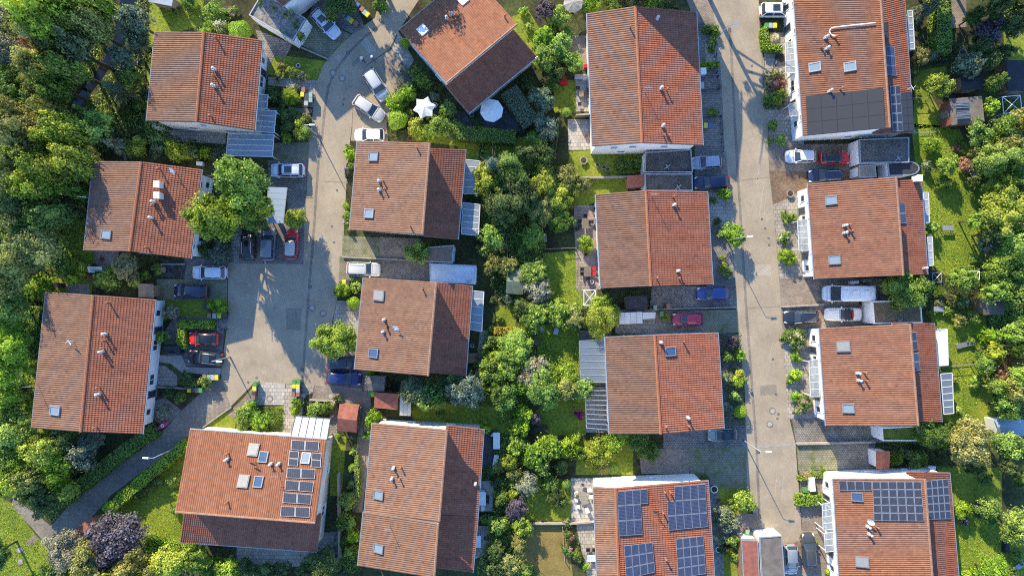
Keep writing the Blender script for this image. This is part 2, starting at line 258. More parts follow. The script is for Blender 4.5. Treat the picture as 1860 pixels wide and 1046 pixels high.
for q, wd, m in [([(1384, 285), (1378, 310), (1374, 335)], 0.09, 'road_pale'), ([(1388, 330), (1383, 365), (1379, 395)], 0.12, 'road_pale'), ([(1392, 345), (1389, 380), (1386, 400)], 0.08, 'road_pale'), ([(1403, 620), (1399, 650), (1398, 670)], 0.1, 'road_pale'), ([(1424, 860), (1422, 880), (1420, 905)], 0.12, 'road_pale'), ([(1412, 855), (1409, 880), (1408, 900)], 0.1, 'road_pale'), ([(1383, 60), (1386, 160)], 0.25, 'road_dark'), ([(640, 120), (652, 108)], 0.5, 'road_dark'), ([(560, 440), (470, 445)], 0.12, 'road_dark'), ([(1355, 560), (1424, 556)], 0.14, 'road_dark'), ([(1328, 330), (1398, 322)], 0.14, 'road_dark'), ([(590, 330), (632, 332)], 0.14, 'road_dark')]: strip('paving_seam', q, wd, 0.0162, M[m])
for q, m in [([(650, 72), (662, 66), (684, 92), (672, 99)], 'road_pale'), ([(609, 104), (616, 100), (620, 107), (613, 111)], 'road_pale'), ([(476, 673), (484, 673), (484, 680), (476, 680)], 'road_pale'), ([(520, 560), (548, 560), (546, 600), (520, 598)], 'road_dark'), ([(1368, 480), (1400, 480), (1401, 500), (1369, 500)], 'road_pale'), ([(1380, 700), (1410, 698), (1411, 716), (1381, 718)], 'road_dark')]: sheet('paving_patch', q, 0.0161, M[m])
_z = [0]
def pad(poly, m, name='driveway'):
    _z[0] += 1; return sheet(name, poly, 0.0205 + 0.004 * (_z[0] % 6), M[m])
for poly, m, nm in [
 ([(534, 76), (563, 25), (637, 63), (596, 107)], 'grass_paver', 'driveway'), ([(563, 25), (580, -20), (640, -20), (662, 52), (640, 62)], 'drive', 'driveway'),
 ([(464, 54), (531, 80), (518, 107), (500, 100), (482, 138), (476, 138), (476, 95)], 'drive', 'path'), ([(487, 140), (576, 146), (570, 195), (556, 195), (546, 162), (487, 155)], 'slab', 'path'), ([(487, 196), (568, 198), (566, 206), (500, 204)], 'drive', 'path'),
 ([(497, 260), (562, 258), (559, 292), (497, 292)], 'grass_paver', 'driveway'), ([(487, 292), (558, 292), (555, 405), (522, 405), (522, 340), (487, 338)], 'drive', 'driveway'),
 ([(425, 400), (553, 405), (551, 480), (431, 478)], 'drive', 'driveway'), ([(421, 425), (437, 425), (434, 478), (418, 476)], 'slab', 'path'),
 ([(335, 468), (415, 470), (415, 507), (335, 507)], 'drive', 'driveway'), ([(285, 507), (413, 507), (413, 545), (285, 545)], 'grass_paver', 'driveway'), ([(318, 574), (414, 578), (413, 600), (395, 592), (325, 590), (322, 625), (300, 625), (300, 600)], 'drive', 'path'),
 ([(330, 593), (408, 595), (402, 666), (330, 664)], 'drive', 'driveway'), ([(285, 645), (330, 645), (338, 666), (402, 668), (400, 682), (330, 676), (310, 660), (285, 657)], 'concrete', 'path'), ([(280, 662), (300, 664), (322, 682), (322, 701), (278, 700)], 'slab', 'patio'),
 ([(275, 730), (300, 722), (330, 745), (300, 775), (280, 762)], 'gravel', 'path'),
 ([(467, 693), (518, 697), (516, 735), (462, 735)], 'slab_light', 'path'), ([(519, 697), (545, 699), (538, 740), (530, 800), (512, 800), (516, 736)], 'slab', 'path'), ([(546, 697), (571, 699), (569, 712), (552, 720), (549, 755), (543, 755)], 'slab', 'path'),
 ([(572, 700), (596, 702), (672, 712), (678, 770), (655, 800), (650, 735), (612, 732), (566, 728)], 'drive_brown', 'driveway'), ([(600, 735), (614, 735), (612, 800), (598, 800)], 'drive', 'path'), ([(654, 770), (676, 772), (658, 930), (640, 930)], 'drive_brown', 'path'),
 ([(445, 720), (462, 700), (466, 737), (440, 745), (425, 760), (412, 752)], 'drive_brown', 'path'),
 ([(641, 170), (664, 121), (712, 89), (757, 148), (735, 168), (702, 225), (705, 258), (637, 256), (640, 231)], 'road', 'driveway'), ([(690, 112), (716, 97), (752, 150), (722, 178)], 'drive_brown', 'driveway'), ([(724, 58), (712, 89), (742, 128), (752, 110)], 'slab', 'path'),
 ([(622, 428), (690, 432), (690, 470), (622, 466)], 'grass_paver', 'driveway'), ([(690, 430), (765, 434), (745, 474), (690, 470)], 'drive_brown', 'driveway'), ([(617, 466), (690, 471), (690, 508), (615, 512)], 'grass_paver', 'driveway'), ([(690, 471), (782, 476), (782, 511), (690, 509)], 'drive', 'driveway'),
 ([(612, 546), (655, 548), (648, 640), (602, 600)], 'slab', 'path'), ([(598, 636), (668, 640), (672, 712), (655, 706), (596, 700)], 'drive_brown', 'driveway'),
 ([(1262, 30), (1300, 40), (1310, 140), (1318, 322), (1262, 322)], 'drive', 'driveway'), ([(1280, 80), (1305, 82), (1308, 112), (1282, 112)], 'slab', 'path'), ([(1240, -20), (1290, -20), (1298, 42), (1262, 42)], 'drive_brown', 'driveway'), ([(1262, 275), (1318, 275), (1325, 350), (1262, 350)], 'grass_paver', 'driveway'),
 ([(1284, 350), (1328, 350), (1330, 410), (1284, 410)], 'slab', 'path'), ([(1284, 410), (1330, 410), (1336, 520), (1284, 520)], 'drive', 'path'), ([(1184, 520), (1337, 520), (1339, 560), (1180, 562)], 'drive', 'driveway'), ([(1190, 563), (1277, 563), (1279, 606), (1190, 606)], 'drive_brown', 'driveway'), ([(1277, 563), (1339, 562), (1343, 604), (1279, 606)], 'grass_paver', 'driveway'), ([(1284, 606), (1343, 606), (1354, 780), (1290, 780)], 'drive', 'path'),
 ([(1205, 770), (1354, 780), (1356, 812), (1205, 815)], 'drive', 'driveway'), ([(1160, 815), (1255, 815), (1252, 860), (1165, 860)], 'drive_brown', 'driveway'), ([(1252, 812), (1356, 812), (1356, 886), (1298, 886), (1254, 862)], 'grass_paver', 'driveway'),
 ([(1265, 875), (1300, 875), (1312, 935), (1315, 1060), (1270, 1060)], 'gravel', 'path'), ([(1310, 935), (1373, 932), (1402, 1000), (1340, 1000), (1300, 960)], 'drive_brown', 'path'),
 ([(1386, 60), (1450, 60), (1460, 262), (1397, 262)], 'slab', 'path'), ([(1397, 262), (1570, 262), (1570, 311), (1397, 311)], 'drive_brown', 'driveway'), ([(1397, 311), (1570, 311), (1570, 345), (1455, 350), (1404, 374)], 'drive_red', 'driveway'), ([(1404, 372), (1465, 345), (1475, 505), (1416, 506)], 'slab', 'path'),
 ([(1416, 506), (1610, 506), (1610, 552), (1418, 552)], 'drive_brown', 'driveway'), ([(1418, 552), (1590, 552), (1590, 600), (1421, 598)], 'drive_brown', 'driveway'), ([(1421, 598), (1490, 598), (1500, 770), (1431, 760)], 'slab', 'path'), ([(1423, 627), (1440, 627), (1445, 660), (1462, 666), (1462, 672), (1428, 672)], 'slab_light', 'path'),
 ([(1438, 760), (1610, 760), (1610, 803), (1446, 803)], 'drive', 'driveway'), ([(1447, 808), (1515, 806), (1525, 852), (1450, 854)], 'grass_paver', 'driveway'), ([(1515, 806), (1590, 806), (1590, 852), (1525, 852)], 'drive', 'driveway'), ([(1452, 855), (1500, 855), (1505, 962), (1457, 962)], 'drive_brown', 'path'),
 ([(1404, 1000), (1500, 962), (1525, 1080), (1420, 1080)], 'drive_brown', 'driveway'),
 ([(1042, 373), (1092, 373), (1098, 526), (1047, 526)], 'slab_pink', 'patio'), ([(1045, 135), (1080, 135), (1080, 203), (1047, 203)], 'slab_light', 'patio'), ([(1031, 217), (1082, 217), (1084, 272), (1033, 273)], 'slab_light', 'patio'),
 ([(1048, 525), (1085, 525), (1085, 556), (1062, 556)], 'grass_paver', 'patio'), ([(1052, 600), (1110, 600), (1115, 700), (1055, 700)], 'drive', 'patio'), ([(1062, 702), (1115, 702), (1118, 785), (1064, 785)], 'slab', 'patio'), ([(1118, 562), (1192, 562), (1192, 606), (1118, 606)], 'slab', 'patio'),
 ([(1037, 868), (1085, 868), (1085, 945), (1037, 945)], 'slab_light', 'patio'), ([(1045, 950), (1090, 950), (1092, 1060), (1070, 1060)], 'slab', 'patio'),
 ([(866, 873), (898, 872), (894, 928), (862, 928)], 'slab_light', 'patio'), ([(856, 953), (889, 955), (885, 1005), (850, 1020)], 'slab', 'patio'), ([(866, 782), (908, 780), (908, 846), (864, 850)], 'gravel_dark', 'patio'),
 ([(570, 968), (615, 965), (617, 1022), (566, 1022)], 'gravel', 'patio'), ([(430, 985), (570, 1000), (570, 1030), (430, 1022)], 'slab', 'patio'), ([(172, 450), (216, 454), (214, 490), (190, 490), (172, 478)], 'drive_brown', 'patio'), ([(120, 515), (163, 515), (163, 545), (118, 545)], 'drive_brown', 'patio'),
 ([(1725, -20), (1755, -20), (1755, 50), (1728, 52)], 'drive_brown', 'path'), ([(1025, 65), (1072, 65), (1072, 128), (1045, 128)], 'drive_brown', 'patio'), ([(872, 600), (886, 600), (886, 690), (862, 690)], 'slab', 'patio'), ([(780, 190), (845, 205), (870, 250), (855, 262), (800, 245)], 'gravel_dark', 'patio'), ([(860, 180), (960, 195), (950, 240), (880, 235)], 'gravel_dark', 'patio'),
 ([(278, 235), (410, 240), (410, 262), (290, 256)], 'slab', 'patio'), ([(292, 470), (340, 478), (335, 505), (292, 502)], 'gravel_dark', 'patio'), ([(0, 403), (40, 392), (44, 408), (0, 432)], 'asphalt', 'path'), ([(222, -20), (256, -20), (238, 50), (222, 90), (180, 150), (140, 200), (128, 190), (170, 140), (205, 80)], 'forest_shade', 'shade_strip'),  # last strip: forest shade put in as a dark sheet
 ([(45, 985), (62, 970), (72, 978), (55, 992)], 'drive_brown', 'path'), ([(30, 800), (24, 720), (34, 640), (38, 641), (30, 720), (36, 800)], 'gravel', 'path'), ([(1690, 170), (1780, 178), (1785, 235), (1725, 235)], 'soil', 'flower_bed'),
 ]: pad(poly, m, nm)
_z[0] = 0
for poly, m in [
 ([(272, 0), (372, -20), (366, 48), (305, 62), (288, 120), (278, 230), (262, 235), (268, 120)], 'lawn'), ([(482, 98), (600, 112), (588, 122), (577, 148), (540, 144), (482, 136)], 'lawn'), ([(112, 395), (172, 400), (172, 478), (150, 490), (110, 470)], 'lawn'),
 ([(80, 505), (170, 505), (165, 545), (80, 545)], 'lawn'), ([(50, 560), (84, 560), (66, 780), (40, 780)], 'lawn'), ([(-60, 870), (24, 915), (60, 965), (98, 1008), (90, 1100), (-60, 1100)], 'lawn'), ([(190, 930), (330, 800), (345, 795), (345, 1000), (250, 985)], 'lawn'),
 ([(60, 770), (180, 780), (150, 850), (60, 830)], 'lawn'), ([(340, 792), (419, 738), (428, 755), (412, 790), (350, 800)], 'lawn'), ([(412, 752), (520, 735), (512, 800), (400, 795)], 'lawn'), ([(1000, 545), (985, 460), (1050, 455), (1062, 560), (1030, 562)], 'lawn'), ([(975, 588), (1052, 595), (1056, 690), (975, 690)], 'lawn'),
 ([(955, 950), (1030, 950), (1042, 1060), (940, 1060)], 'lawn_dry'), ([(1006, 150), (1047, 145), (1047, 205), (1006, 205)], 'lawn'), ([(1035, 275), (1172, 270), (1172, 312), (1060, 325), (1030, 310)], 'lawn'), ([(1050, 318), (1140, 325), (1140, 350), (1060, 375), (1040, 372), (1000, 420), (985, 380)], 'lawn'),
 ([(900, 555), (940, 555), (935, 600), (900, 600)], 'lawn'), ([(745, 738), (930, 720), (930, 790), (880, 780), (750, 762)], 'lawn'), ([(1655, 225), (1740, 230), (1790, 330), (1790, 520), (1740, 520), (1680, 470)], 'lawn'), ([(1690, 545), (1790, 560), (1800, 700), (1810, 760), (1740, 780), (1700, 770)], 'lawn'),
 ([(1660, 130), (1720, 120), (1720, 230), (1660, 235)], 'lawn'), ([(1730, 930), (1870, 960), (1870, 1060), (1740, 1060)], 'lawn'), ([(1820, 0), (1870, 0), (1870, 110), (1825, 110)], 'lawn'), ([(1700, 845), (1820, 850), (1820, 920), (1730, 920)], 'lawn'), ([(1062, 720), (1000, 720), (960, 760), (1000, 790), (1064, 790)], 'lawn'),
 ([(960, 870), (1040, 870), (1036, 945), (955, 945)], 'lawn'), ([(1050, 800), (1150, 795), (1150, 862), (1045, 862)], 'lawn'), ([(905, 40), (960, 20), (985, 60), (985, 130), (960, 110)], 'lawn'), ([(1296, 885), (1357, 885), (1357, 935), (1305, 935)], 'lawn'), ([(600, 800), (630, 790), (620, 900), (600, 900)], 'lawn'), ([(1590, 770), (1690, 770), (1690, 805), (1590, 803)], 'lawn'),
 ([(290, 545), (413, 545), (413, 578), (318, 574), (290, 585)], 'lawn'), ([(745, 230), (870, 250), (870, 300), (840, 290), (830, 265), (740, 255)], 'lawn'), ([(880, 250), (1000, 250), (1000, 310), (880, 300)], 'lawn'), ([(278, 720), (330, 715), (345, 735), (300, 760)], 'soil'), ([(1300, 1000), (1350, 990), (1350, 1060), (1300, 1060)], 'lawn'), ([(1300, 466), (1330, 466), (1330, 512), (1302, 512)], 'soil'),
 ]:
    _z[0] += 1; sheet('lawn' if 'lawn' in m else 'flower_bed', poly, 0.004 + 0.004 * (_z[0] % 2), M[m])
# ------------------------------------------------------------------ houses
def set_uv(me, uvs):
    ul = me.uv_layers.new(name='tile'); li = np.empty(len(me.loops), dtype=np.int32); me.loops.foreach_get('vertex_index', li)
    ul.data.foreach_set('uv', np.asarray(uvs, dtype=np.float32)[li].ravel())
def tiles(parent, org, A, B, C, D, m, wave=0.265, course=0.36):
    A, B, C, D = [np.array(p) for p in (A, B, C, D)]                # A-B eave, D-C ridge
    nu = max(4, int(round(np.linalg.norm(B - A) / wave))); nv = max(3, int(round(np.linalg.norm(D - A) / course)))
    n = np.cross(B - A, D - A); n = n / np.linalg.norm(n)
    if n[2] < 0: n = -n
    cols = 4 * nu + 1; u = np.linspace(0, 1, cols); prof = np.array([0.0, 0.042, 0.062, 0.036] * nu + [0.0])
    vv = []; lift = []
    for j in range(nv): vv += [j / nv, (j + 1) / nv]; lift += [0.05, 0.0]
    vv = np.array(vv); lift = np.array(lift); U, V = np.meshgrid(u, vv)
    pts = (A * ((1 - U) * (1 - V))[..., None] + B * (U * (1 - V))[..., None] + C * (U * V)[..., None] + D * ((1 - U) * V)[..., None])
    pts = pts + n * (prof[None, :] + lift[:, None] + 0.012)[..., None] - np.array(org)
    rows = len(vv); idx = np.arange(rows * cols).reshape(rows, cols)
    q = np.stack([idx[:-1, :-1], idx[:-1, 1:], idx[1:, 1:], idx[1:, :-1]], -1).reshape(-1, 4)
    if np.cross(B - A, D - A)[2] < 0: q = q[:, ::-1]
    me = bpy.data.meshes.new('roof_tiles'); me.vertices.add(rows * cols); me.vertices.foreach_set('co', pts.astype(np.float32).ravel())
    me.loops.add(q.size); me.loops.foreach_set('vertex_index', q.ravel().astype(np.int32)); me.polygons.add(len(q)); me.polygons.foreach_set('loop_start', np.arange(0, q.size, 4, dtype=np.int32))
    me.update(calc_edges=True); me.shade_flat()
    set_uv(me, np.stack([U * nu, np.repeat(np.arange(rows) // 2 + 0.5, cols).reshape(rows, cols)], -1).reshape(-1, 2)); me.materials.append(m)
    o = link('roof_tiles', me, parent); o['kind'] = 'stuff'; return o
def ins(a, b, d): return a + (b - a).normalized() * d
def house(key, desc, secs, mats=('tile_a', 'tile_c'), wallm='render', ov=0.55, sov=0.45, ovE=None):
    """secs: sections (W, Rr, E, zW, zR, step, zE): long eave, ridge, other eave as pixel pairs; step = drop behind the ridge"""
    c = P(*secs[0][1][0], secs[0][4]) * 0.5 + P(*secs[-1][1][1], secs[-1][4]) * 0.5; org = Vector((c.x, c.y, 0))
    h = thing('house', desc, 'house', org, full=True, group='red-roofed semi-detached houses', px=px_of(Vector((c.x, c.y, 7))))
    H = dict(obj=h, org=org, planes=[])
    for W, Rr, E, zW, zR, step, zE in secs:
        w0, w1 = P(*W[0], zW), P(*W[1], zW); r0, r1 = P(*Rr[0], zR), P(*Rr[1], zR); e0, e1 = P(*E[0], zE), P(*E[1], zE)
        s0, s1 = r0 - Vector((0, 0, step)), r1 - Vector((0, 0, step))
        if step:                                                     # the upper slope runs a little past the step wall
            k0 = (e0 - r0).normalized() * sov; r0u, r1u = r0 + Vector((k0.x, k0.y, 0)), r1 + Vector((k0.x, k0.y, 0))
        else: r0u, r1u = r0, r1
        pls = []
        for (a, b, cc, d), m in (((w0, w1, r1u, r0u), mats[0]), ((e0, e1, s1, s0), mats[1])):
            n = (b - a).cross(d - a).normalized()
            if n.z < 0: n = -n
            pls.append((a.copy(), n))
            deck = MB(); q = [a, b, cc, d] if (b - a).cross(d - a).z > 0 else [d, cc, b, a]
            deck.hexa([p - Vector((0, 0, 0.22)) for p in q], q)
            dk = deck.obj('roof', M['grey'], h, org=org)
            tiles(dk, org, a, b, cc, d, M[m])
            gt = MB(); o = ((a + b) - (cc + d)); o.z = 0; o = o.normalized() * 0.09
            gt.tube(a + o - Vector((0, 0, 0.05)), b + o - Vector((0, 0, 0.05)), 0.095, n=6); gt.obj('gutter', M['zinc'], h, org=org)
        H['planes'].append((pls[0], pls[1], r0.copy(), r1.copy(), w0.copy()))
        rc = MB(); L = (r1u - r0u).length; nseg = int(L / 0.4)
        for i in range(nseg):
            p, q2 = r0u.lerp(r1u, i / nseg), r0u.lerp(r1u, (i + 1) / nseg); up = Vector((0, 0, 0.06 if not step else 0.03))
            rc.tube(p + up, q2 + up, 0.2 if not step else 0.16, 0.17 if not step else 0.13, n=6)
        rc.obj('ridge_cap', M['terra'] if not step else M['ridge_tan'], h, org=org)
        # walls: a prism with the roof's profile, inset under the eaves
        def prof(w_, r_, s_, e_, other):
            ax = (other - r_); ax.z = 0; ax = ax.normalized() * 0.35
            we = w_.lerp(r_, ov / (r_ - w_).length); ee = e_.lerp(s_, (ovE or ov) / (s_ - e_).length); dz = Vector((0, 0, 0.26))
            pts = [we - dz, r_ - dz, s_ - dz, ee - dz]; pts = [p + ax for p in pts]
            return [Vector((pts[0].x, pts[0].y, 0)), pts[0], pts[1], pts[2], pts[3], Vector((pts[3].x, pts[3].y, 0))]
        A, B = prof(w0, r0, s0, e0, r1), prof(w1, r1, s1, e1, r0)
        wl = MB(); n = 6; wl.add(A + B, [tuple(range(n)), tuple(range(2 * n - 1, n - 1, -1))] + [(i, n + i, n + (i + 1) % n, (i + 1) % n) for i in range(n)])
        wo = wl.obj('wall', M[wallm], h, org=org)
        bm = bmesh.new(); bm.from_mesh(wo.data); bmesh.ops.recalc_face_normals(bm, faces=bm.faces); bm.to_mesh(wo.data); bm.free()
        H.setdefault('walls', []).append((A, B))
    return H
def pick(H, px, py):
    for i, (pw, pe, r0, r1, w0) in enumerate(H['planes']):
        p = on_plane(px, py, pw); d = r1 - r0; s = lambda q: d.x * (q.y - r0.y) - d.y * (q.x - r0.x)
        if i < len(H['planes']) - 1 and (p - r0).dot(d) / d.length_squared > 1.0: continue
        return (p, pw) if s(p) * s(w0) > 0 else (on_plane(px, py, pe), pe)
def win(H, a, b, t, z, ww, hh, door=False):
    """window on the wall from a to b (ground points), centred at fraction t"""
    d = (b - a); d.z = 0; d.normalize(); n = Vector((d.y, -d.x, 0)); c = a.lerp(b, t); c.z = 0
    if (c + n - H['org']).length < (c - n - H['org']).length: n = -n
    def q(mb, s0, s1, z0, z1, o0, o1):
        b4 = [c + d * s0 + n * o0, c + d * s1 + n * o0, c + d * s1 + n * o1, c + d * s0 + n * o1]; z = [Vector((0, 0, z0)), Vector((0, 0, z1))]
        if area(b4) < 0: b4 = b4[::-1]
        mb.hexa([p + z[0] for p in b4], [p + z[1] for p in b4])
    f = MB(); x = ww / 2; k = 0.09
    q(f, -x, x, z, z + k, -0.02, 0.06); q(f, -x, x, z + hh - k, z + hh, -0.02, 0.06); q(f, -x, -x + k, z + k, z + hh - k, -0.02, 0.06); q(f, x - k, x, z + k, z + hh - k, -0.02, 0.06)
    if ww > 1.3: q(f, -0.04, 0.04, z + k, z + hh - k, -0.02, 0.05)
    q(f, -x - 0.08, x + 0.08, z - 0.06, z - 0.004, -0.02, 0.16)
    fr = f.obj('door' if door else 'window', M['white'] if not door else M['grey'], H['obj'], org=H['org'])
    p = MB(); q(p, -x + k, x - k, z + k, z + hh - k, -0.01, 0.025); p.obj('pane', M['glass'], fr, org=H['org'])
def facade(H, sec, side, spec):
    A, B = H['walls'][sec]
    a, b = {'W': (A[0], B[0]), 'E': (A[5], B[5]), '0': (A[0], A[5]), '1': (B[0], B[5])}[side]
    for t, z, ww, hh in spec: win(H, a, b, t, z, ww, hh, door=(z < 0.3 and ww < 1.2))
def frame_at(p, pl):
    n = pl[1]; u = Vector((n.x, n.y, 0)); u = -u.normalized(); up = (u - n * u.dot(n)).normalized(); return up.cross(n).normalized(), up, n
def skylight(H, px, py, kind='g', ww=1.15, hh=1.4):
    p, pl = pick(H, px, py); s, u, n = frame_at(p, pl)
    def slab(mb, w_, h_, z0, z1, oy=0):
        q = [p + s * (sx * w_ / 2) + u * (sy * h_ / 2 + oy) for sx, sy in ((-1, -1), (1, -1), (1, 1), (-1, 1))]
        mb.hexa([x + n * z0 for x in q], [x + n * z1 for x in q])
    f = MB(); k = 0.12
    for sx in (-1, 1):
        q = [p + s * (sx * (ww / 2 - k / 2) + dx) + u * dy for dx, dy in ((-k / 2, -hh / 2), (k / 2, -hh / 2), (k / 2, hh / 2), (-k / 2, hh / 2))]; f.hexa([x for x in q], [x + n * 0.3 for x in q])
    for sy in (-1, 1):
        q = [p + s * dx + u * (sy * (hh / 2 - k / 2) + dy) for dx, dy in ((-ww / 2 + k, -k / 2), (ww / 2 - k, -k / 2), (ww / 2 - k, k / 2), (-ww / 2 + k, k / 2))]; f.hexa([x for x in q], [x + n * 0.3 for x in q])
    fr = f.obj('skylight', M['white'] if kind == 'w' else M['grey'] if kind != 'l' else M['zinc'], H['obj'], org=H['org'])
    g_ = MB(); slab(g_, ww - 2 * k, hh - 2 * k, 0.02, 0.24)
    pm = {'g': 'sky_glass', 'l': 'sky_glass', 'b': 'sky_glass_dark', 's': 'shutter', 'w': 'fabric'}[kind]
    g_.obj('roller_shutter' if kind == 's' else 'pane', M[pm], fr, org=H['org'])
    if kind == 's':
        for o in list(fr.children): o.location = n * 0.1
def vent(H, px, py, kind='t', hgt=None):
    p, pl = pick(H, px, py); mb = MB()
    h_ = hgt or {'t': 0.9, 'm': 1.0, 'b': 1.2, 'p': 2.5}[kind]; p = p - Vector((0, 0, 0.1))
    x, y = p.x, p.y; z = p.z
    if kind == 't': mb.lathe([(0.09, z), (0.09, z + h_), (0.14, z + h_), (0.14, z + h_ + 0.1), (0.05, z + h_ + 0.16)], (x, y), 8); m = M['terra']; nm = 'vent_pipe'
    elif kind == 'm':
        mb.box(x - 0.16, y - 0.16, z, x + 0.16, y + 0.16, z + h_ * 0.6); mb.lathe([(0.1, z + h_ * 0.6), (0.1, z + h_), (0.19, z + h_ + 0.05), (0.19, z + h_ + 0.1), (0.04, z + h_ + 0.18)], (x, y), 10); m = M['vent']; nm = 'chimney'
    elif kind == 'b': mb.box(x - 0.3, y - 0.35, z, x + 0.3, y + 0.35, z + h_); mb.box(x - 0.36, y - 0.41, z + h_, x + 0.36, y + 0.41, z + h_ + 0.1); m = M['white']; nm = 'chimney'
    else: mb.tube((x, y, z), (x, y, z + h_), 0.035, 0.03, 6); mb.tube((x - 0.5, y, z + h_ - 0.25), (x + 0.5, y, z + h_ - 0.25), 0.02, n=5); mb.tube((x - 0.35, y, z + h_ - 0.6), (x + 0.35, y, z + h_ - 0.6), 0.02, n=5); m = M['zinc']; nm = 'aerial'
    mb.obj(nm, m, H['obj'], org=H['org'])
def dish(H, px, py, m='white', az=200):
    p, pl = pick(H, px, py); mb = MB(); x, y, z = p; d = Vector((math.cos(R(az)), math.sin(R(az)), 0.75)).normalized()
    mb.tube((x, y, z - 0.1), (x, y, z + 0.9), 0.04, n=6); c = Vector((x, y, z + 0.9)); a = d.orthogonal().normalized(); b = d.cross(a); vs_ = [c]; n = 14
    for r, o in ((0.22, 0.02), (0.46, 0.1)): vs_ += [c + (a * math.cos(6.283 * i / n) + b * math.sin(6.283 * i / n)) * r + d * o for i in range(n)]
    mb.add(vs_, [(0, 1 + i, 1 + (i + 1) % n) for i in range(n)] + [(1 + i, 1 + n + i, 1 + n + (i + 1) % n, 1 + (i + 1) % n) for i in range(n)])
    mb.tube(c - a * 0.3, c + d * 0.5 - a * 0.1, 0.02, n=5); mb.obj('satellite_dish', M[m], H['obj'], org=H['org'])
def panels(H, quad, nx, ny, m='solar', name='solar_panel', gap=0.02, frame='zinc', lift=0.25):
    pl = pick(H, sum(q[0] for q in quad) / 4, sum(q[1] for q in quad) / 4)[1]; n = pl[1]
    a, b, c, d = [on_plane(*q, pl) for q in quad]
    bl = lambda s, t: a * ((1 - s) * (1 - t)) + b * (s * (1 - t)) + c * (s * t) + d * ((1 - s) * t)
    gs, gt = gap / (b - a).length, gap / (d - a).length
    for i in range(nx):
        for j in range(ny):
            s0, s1, t0, t1 = i / nx + gs, (i + 1) / nx - gs, j / ny + gt, (j + 1) / ny - gt
            o = [bl(s0, t0), bl(s1, t0), bl(s1, t1), bl(s0, t1)]; cen = (o[0] + o[2]) / 2
            inn = [p + (cen - p).normalized() * 0.06 for p in o]
            if (o[1] - o[0]).cross(o[3] - o[0]).z < 0: o = o[::-1]; inn = inn[::-1]
            mb = MB(); up, lo = n * lift, n * (lift - 0.06)
            mb.add([p + lo for p in o] + [p + up for p in o] + [p + up for p in inn], [(0, 1, 5, 4), (1, 2, 6, 5), (2, 3, 7, 6), (3, 0, 4, 7), (4, 5, 9, 8), (5, 6, 10, 9), (6, 7, 11, 10), (7, 4, 8, 11), (3, 2, 1, 0)])
            mb.add([p + n * (lift - 0.004) for p in inn], [(0, 1, 2, 3)], 1)
            me = mb.mesh(name, [M[frame], M[m]], org=H['org']); set_uv(me, [(0, 0)] * 12 + [(0, 0), (1, 0), (1, 1), (0, 1)]); link(name, me, H['obj'])

G = lambda W, Rr, E, zW=5.7, zR=6.9, zE=5.4: (W, Rr, E, zW, zR, 0.0, zE)
HS = {}
HS[1] = house(1, 'topmost red-roofed house of the left row, beside curved road', [G([(282, 58), (267, 220)], [(371, 59), (357, 222)], [(476, 73), (462, 237)])], ovE=1.2)
HS[2] = house(2, 'red-roofed house touched by two large round trees, middle of left row', [G([(170, 293), (153, 455)], [(257, 294), (236, 457)], [(366, 308), (346, 470)], 6.4, 7.6, 6.2)], ovE=1.2)
HS[3] = house(3, 'longest red-roofed house of the left row, with satellite dish on its roof', [G([(84, 530), (58, 777)], [(170, 536), (147, 784)], [(282, 544), (258, 788)])], ovE=1.5)
HS[4] = house(4, 'orange-roofed house with staggered solar panels and ridge running left to right', [([(345, 780), (593, 799)], [(320, 924), (574, 944)], [(327, 983), (576, 1001)], 4.6, 8.6, 2.4, 4.0)], ('tile_b', 'tile_c'), 'render_cream')
HS[5] = house(5, 'house with brown upper and redder lower roof half at bottom centre', [([(677, 768), (663, 930)], [(807, 779), (793, 946)], [(878, 779), (867, 938)], 4.6, 8.4, 2.6, 4.2), ([(661, 929), (651, 1027)], [(791, 949), (784, 1048)], [(867, 938), (858, 1039)], 4.75, 8.8, 2.9, 4.2)])
HS[6] = house(6, 'red-roofed house with two skylights below the parked white car', [([(650, 256), (636, 418)], [(776, 260), (763, 426)], [(845, 272), (831, 435)], 4.6, 9.0, 3.2, 4.2)])
HS[7] = house(7, 'red-roofed house between silver estate and yellow-green street tree', [([(661, 504), (645, 671)], [(788, 512), (773, 682)], [(857, 519), (845, 684)], 4.6, 9.0, 3.2, 4.2)])
HS[8] = house(8, 'diagonally turned house with orange upper and dark shaded lower slope', [([(726, 55), (854, -51)], [(805, 144), (933, 38)], [(851, 205), (975, 103)], 4.6, 9.0, 2.8, 3.8)], ('tile_b', 'tile_c'), sov=1.05)
HS[9] = house(9, 'longest house of the central row, its upper roof corner in shadow', [G([(1067, 25), (1077, 266)], [(1154, 12), (1166, 260)], [(1264, 22), (1276, 264)], 7.0, 8.1, 6.9)], ('tile_a', 'tile_c'))
HS[10] = house(10, 'red-roofed house with two furnished pinkish patios on its left', [G([(1083, 353), (1092, 524)], [(1173, 346), (1182, 520)], [(1284, 348), (1294, 517)], 6.6, 7.7, 6.5)], ('tile_a', 'tile_c'))
HS[11] = house(11, 'red-roofed house with glass lean-to and white pergola on its left', [G([(1100, 612), (1108, 788)], [(1189, 608), (1200, 788)], [(1303, 604), (1314, 778)], 6.6, 7.7, 6.5)], ('tile_a', 'tile_c'))
HS[12] = house(12, 'red-roofed house carrying four separate solar arrays', [G([(1079, 884), (1087, 1090)], [(1118, 886), (1125, 1090)], [(1285, 872), (1299, 1080)], 5.6, 6.8, 4.6)], ('tile_a', 'tile_c'))
HS[13] = house(13, 'top right house with black solar sheet covering its lower roof', [([(1440, -40), (1460, 247)], [(1591, -40), (1611, 234)], [(1639, -40), (1659, 241)], 4.8, 9.0, 3.2, 4.2)], ('tile_d', 'tile_c'))
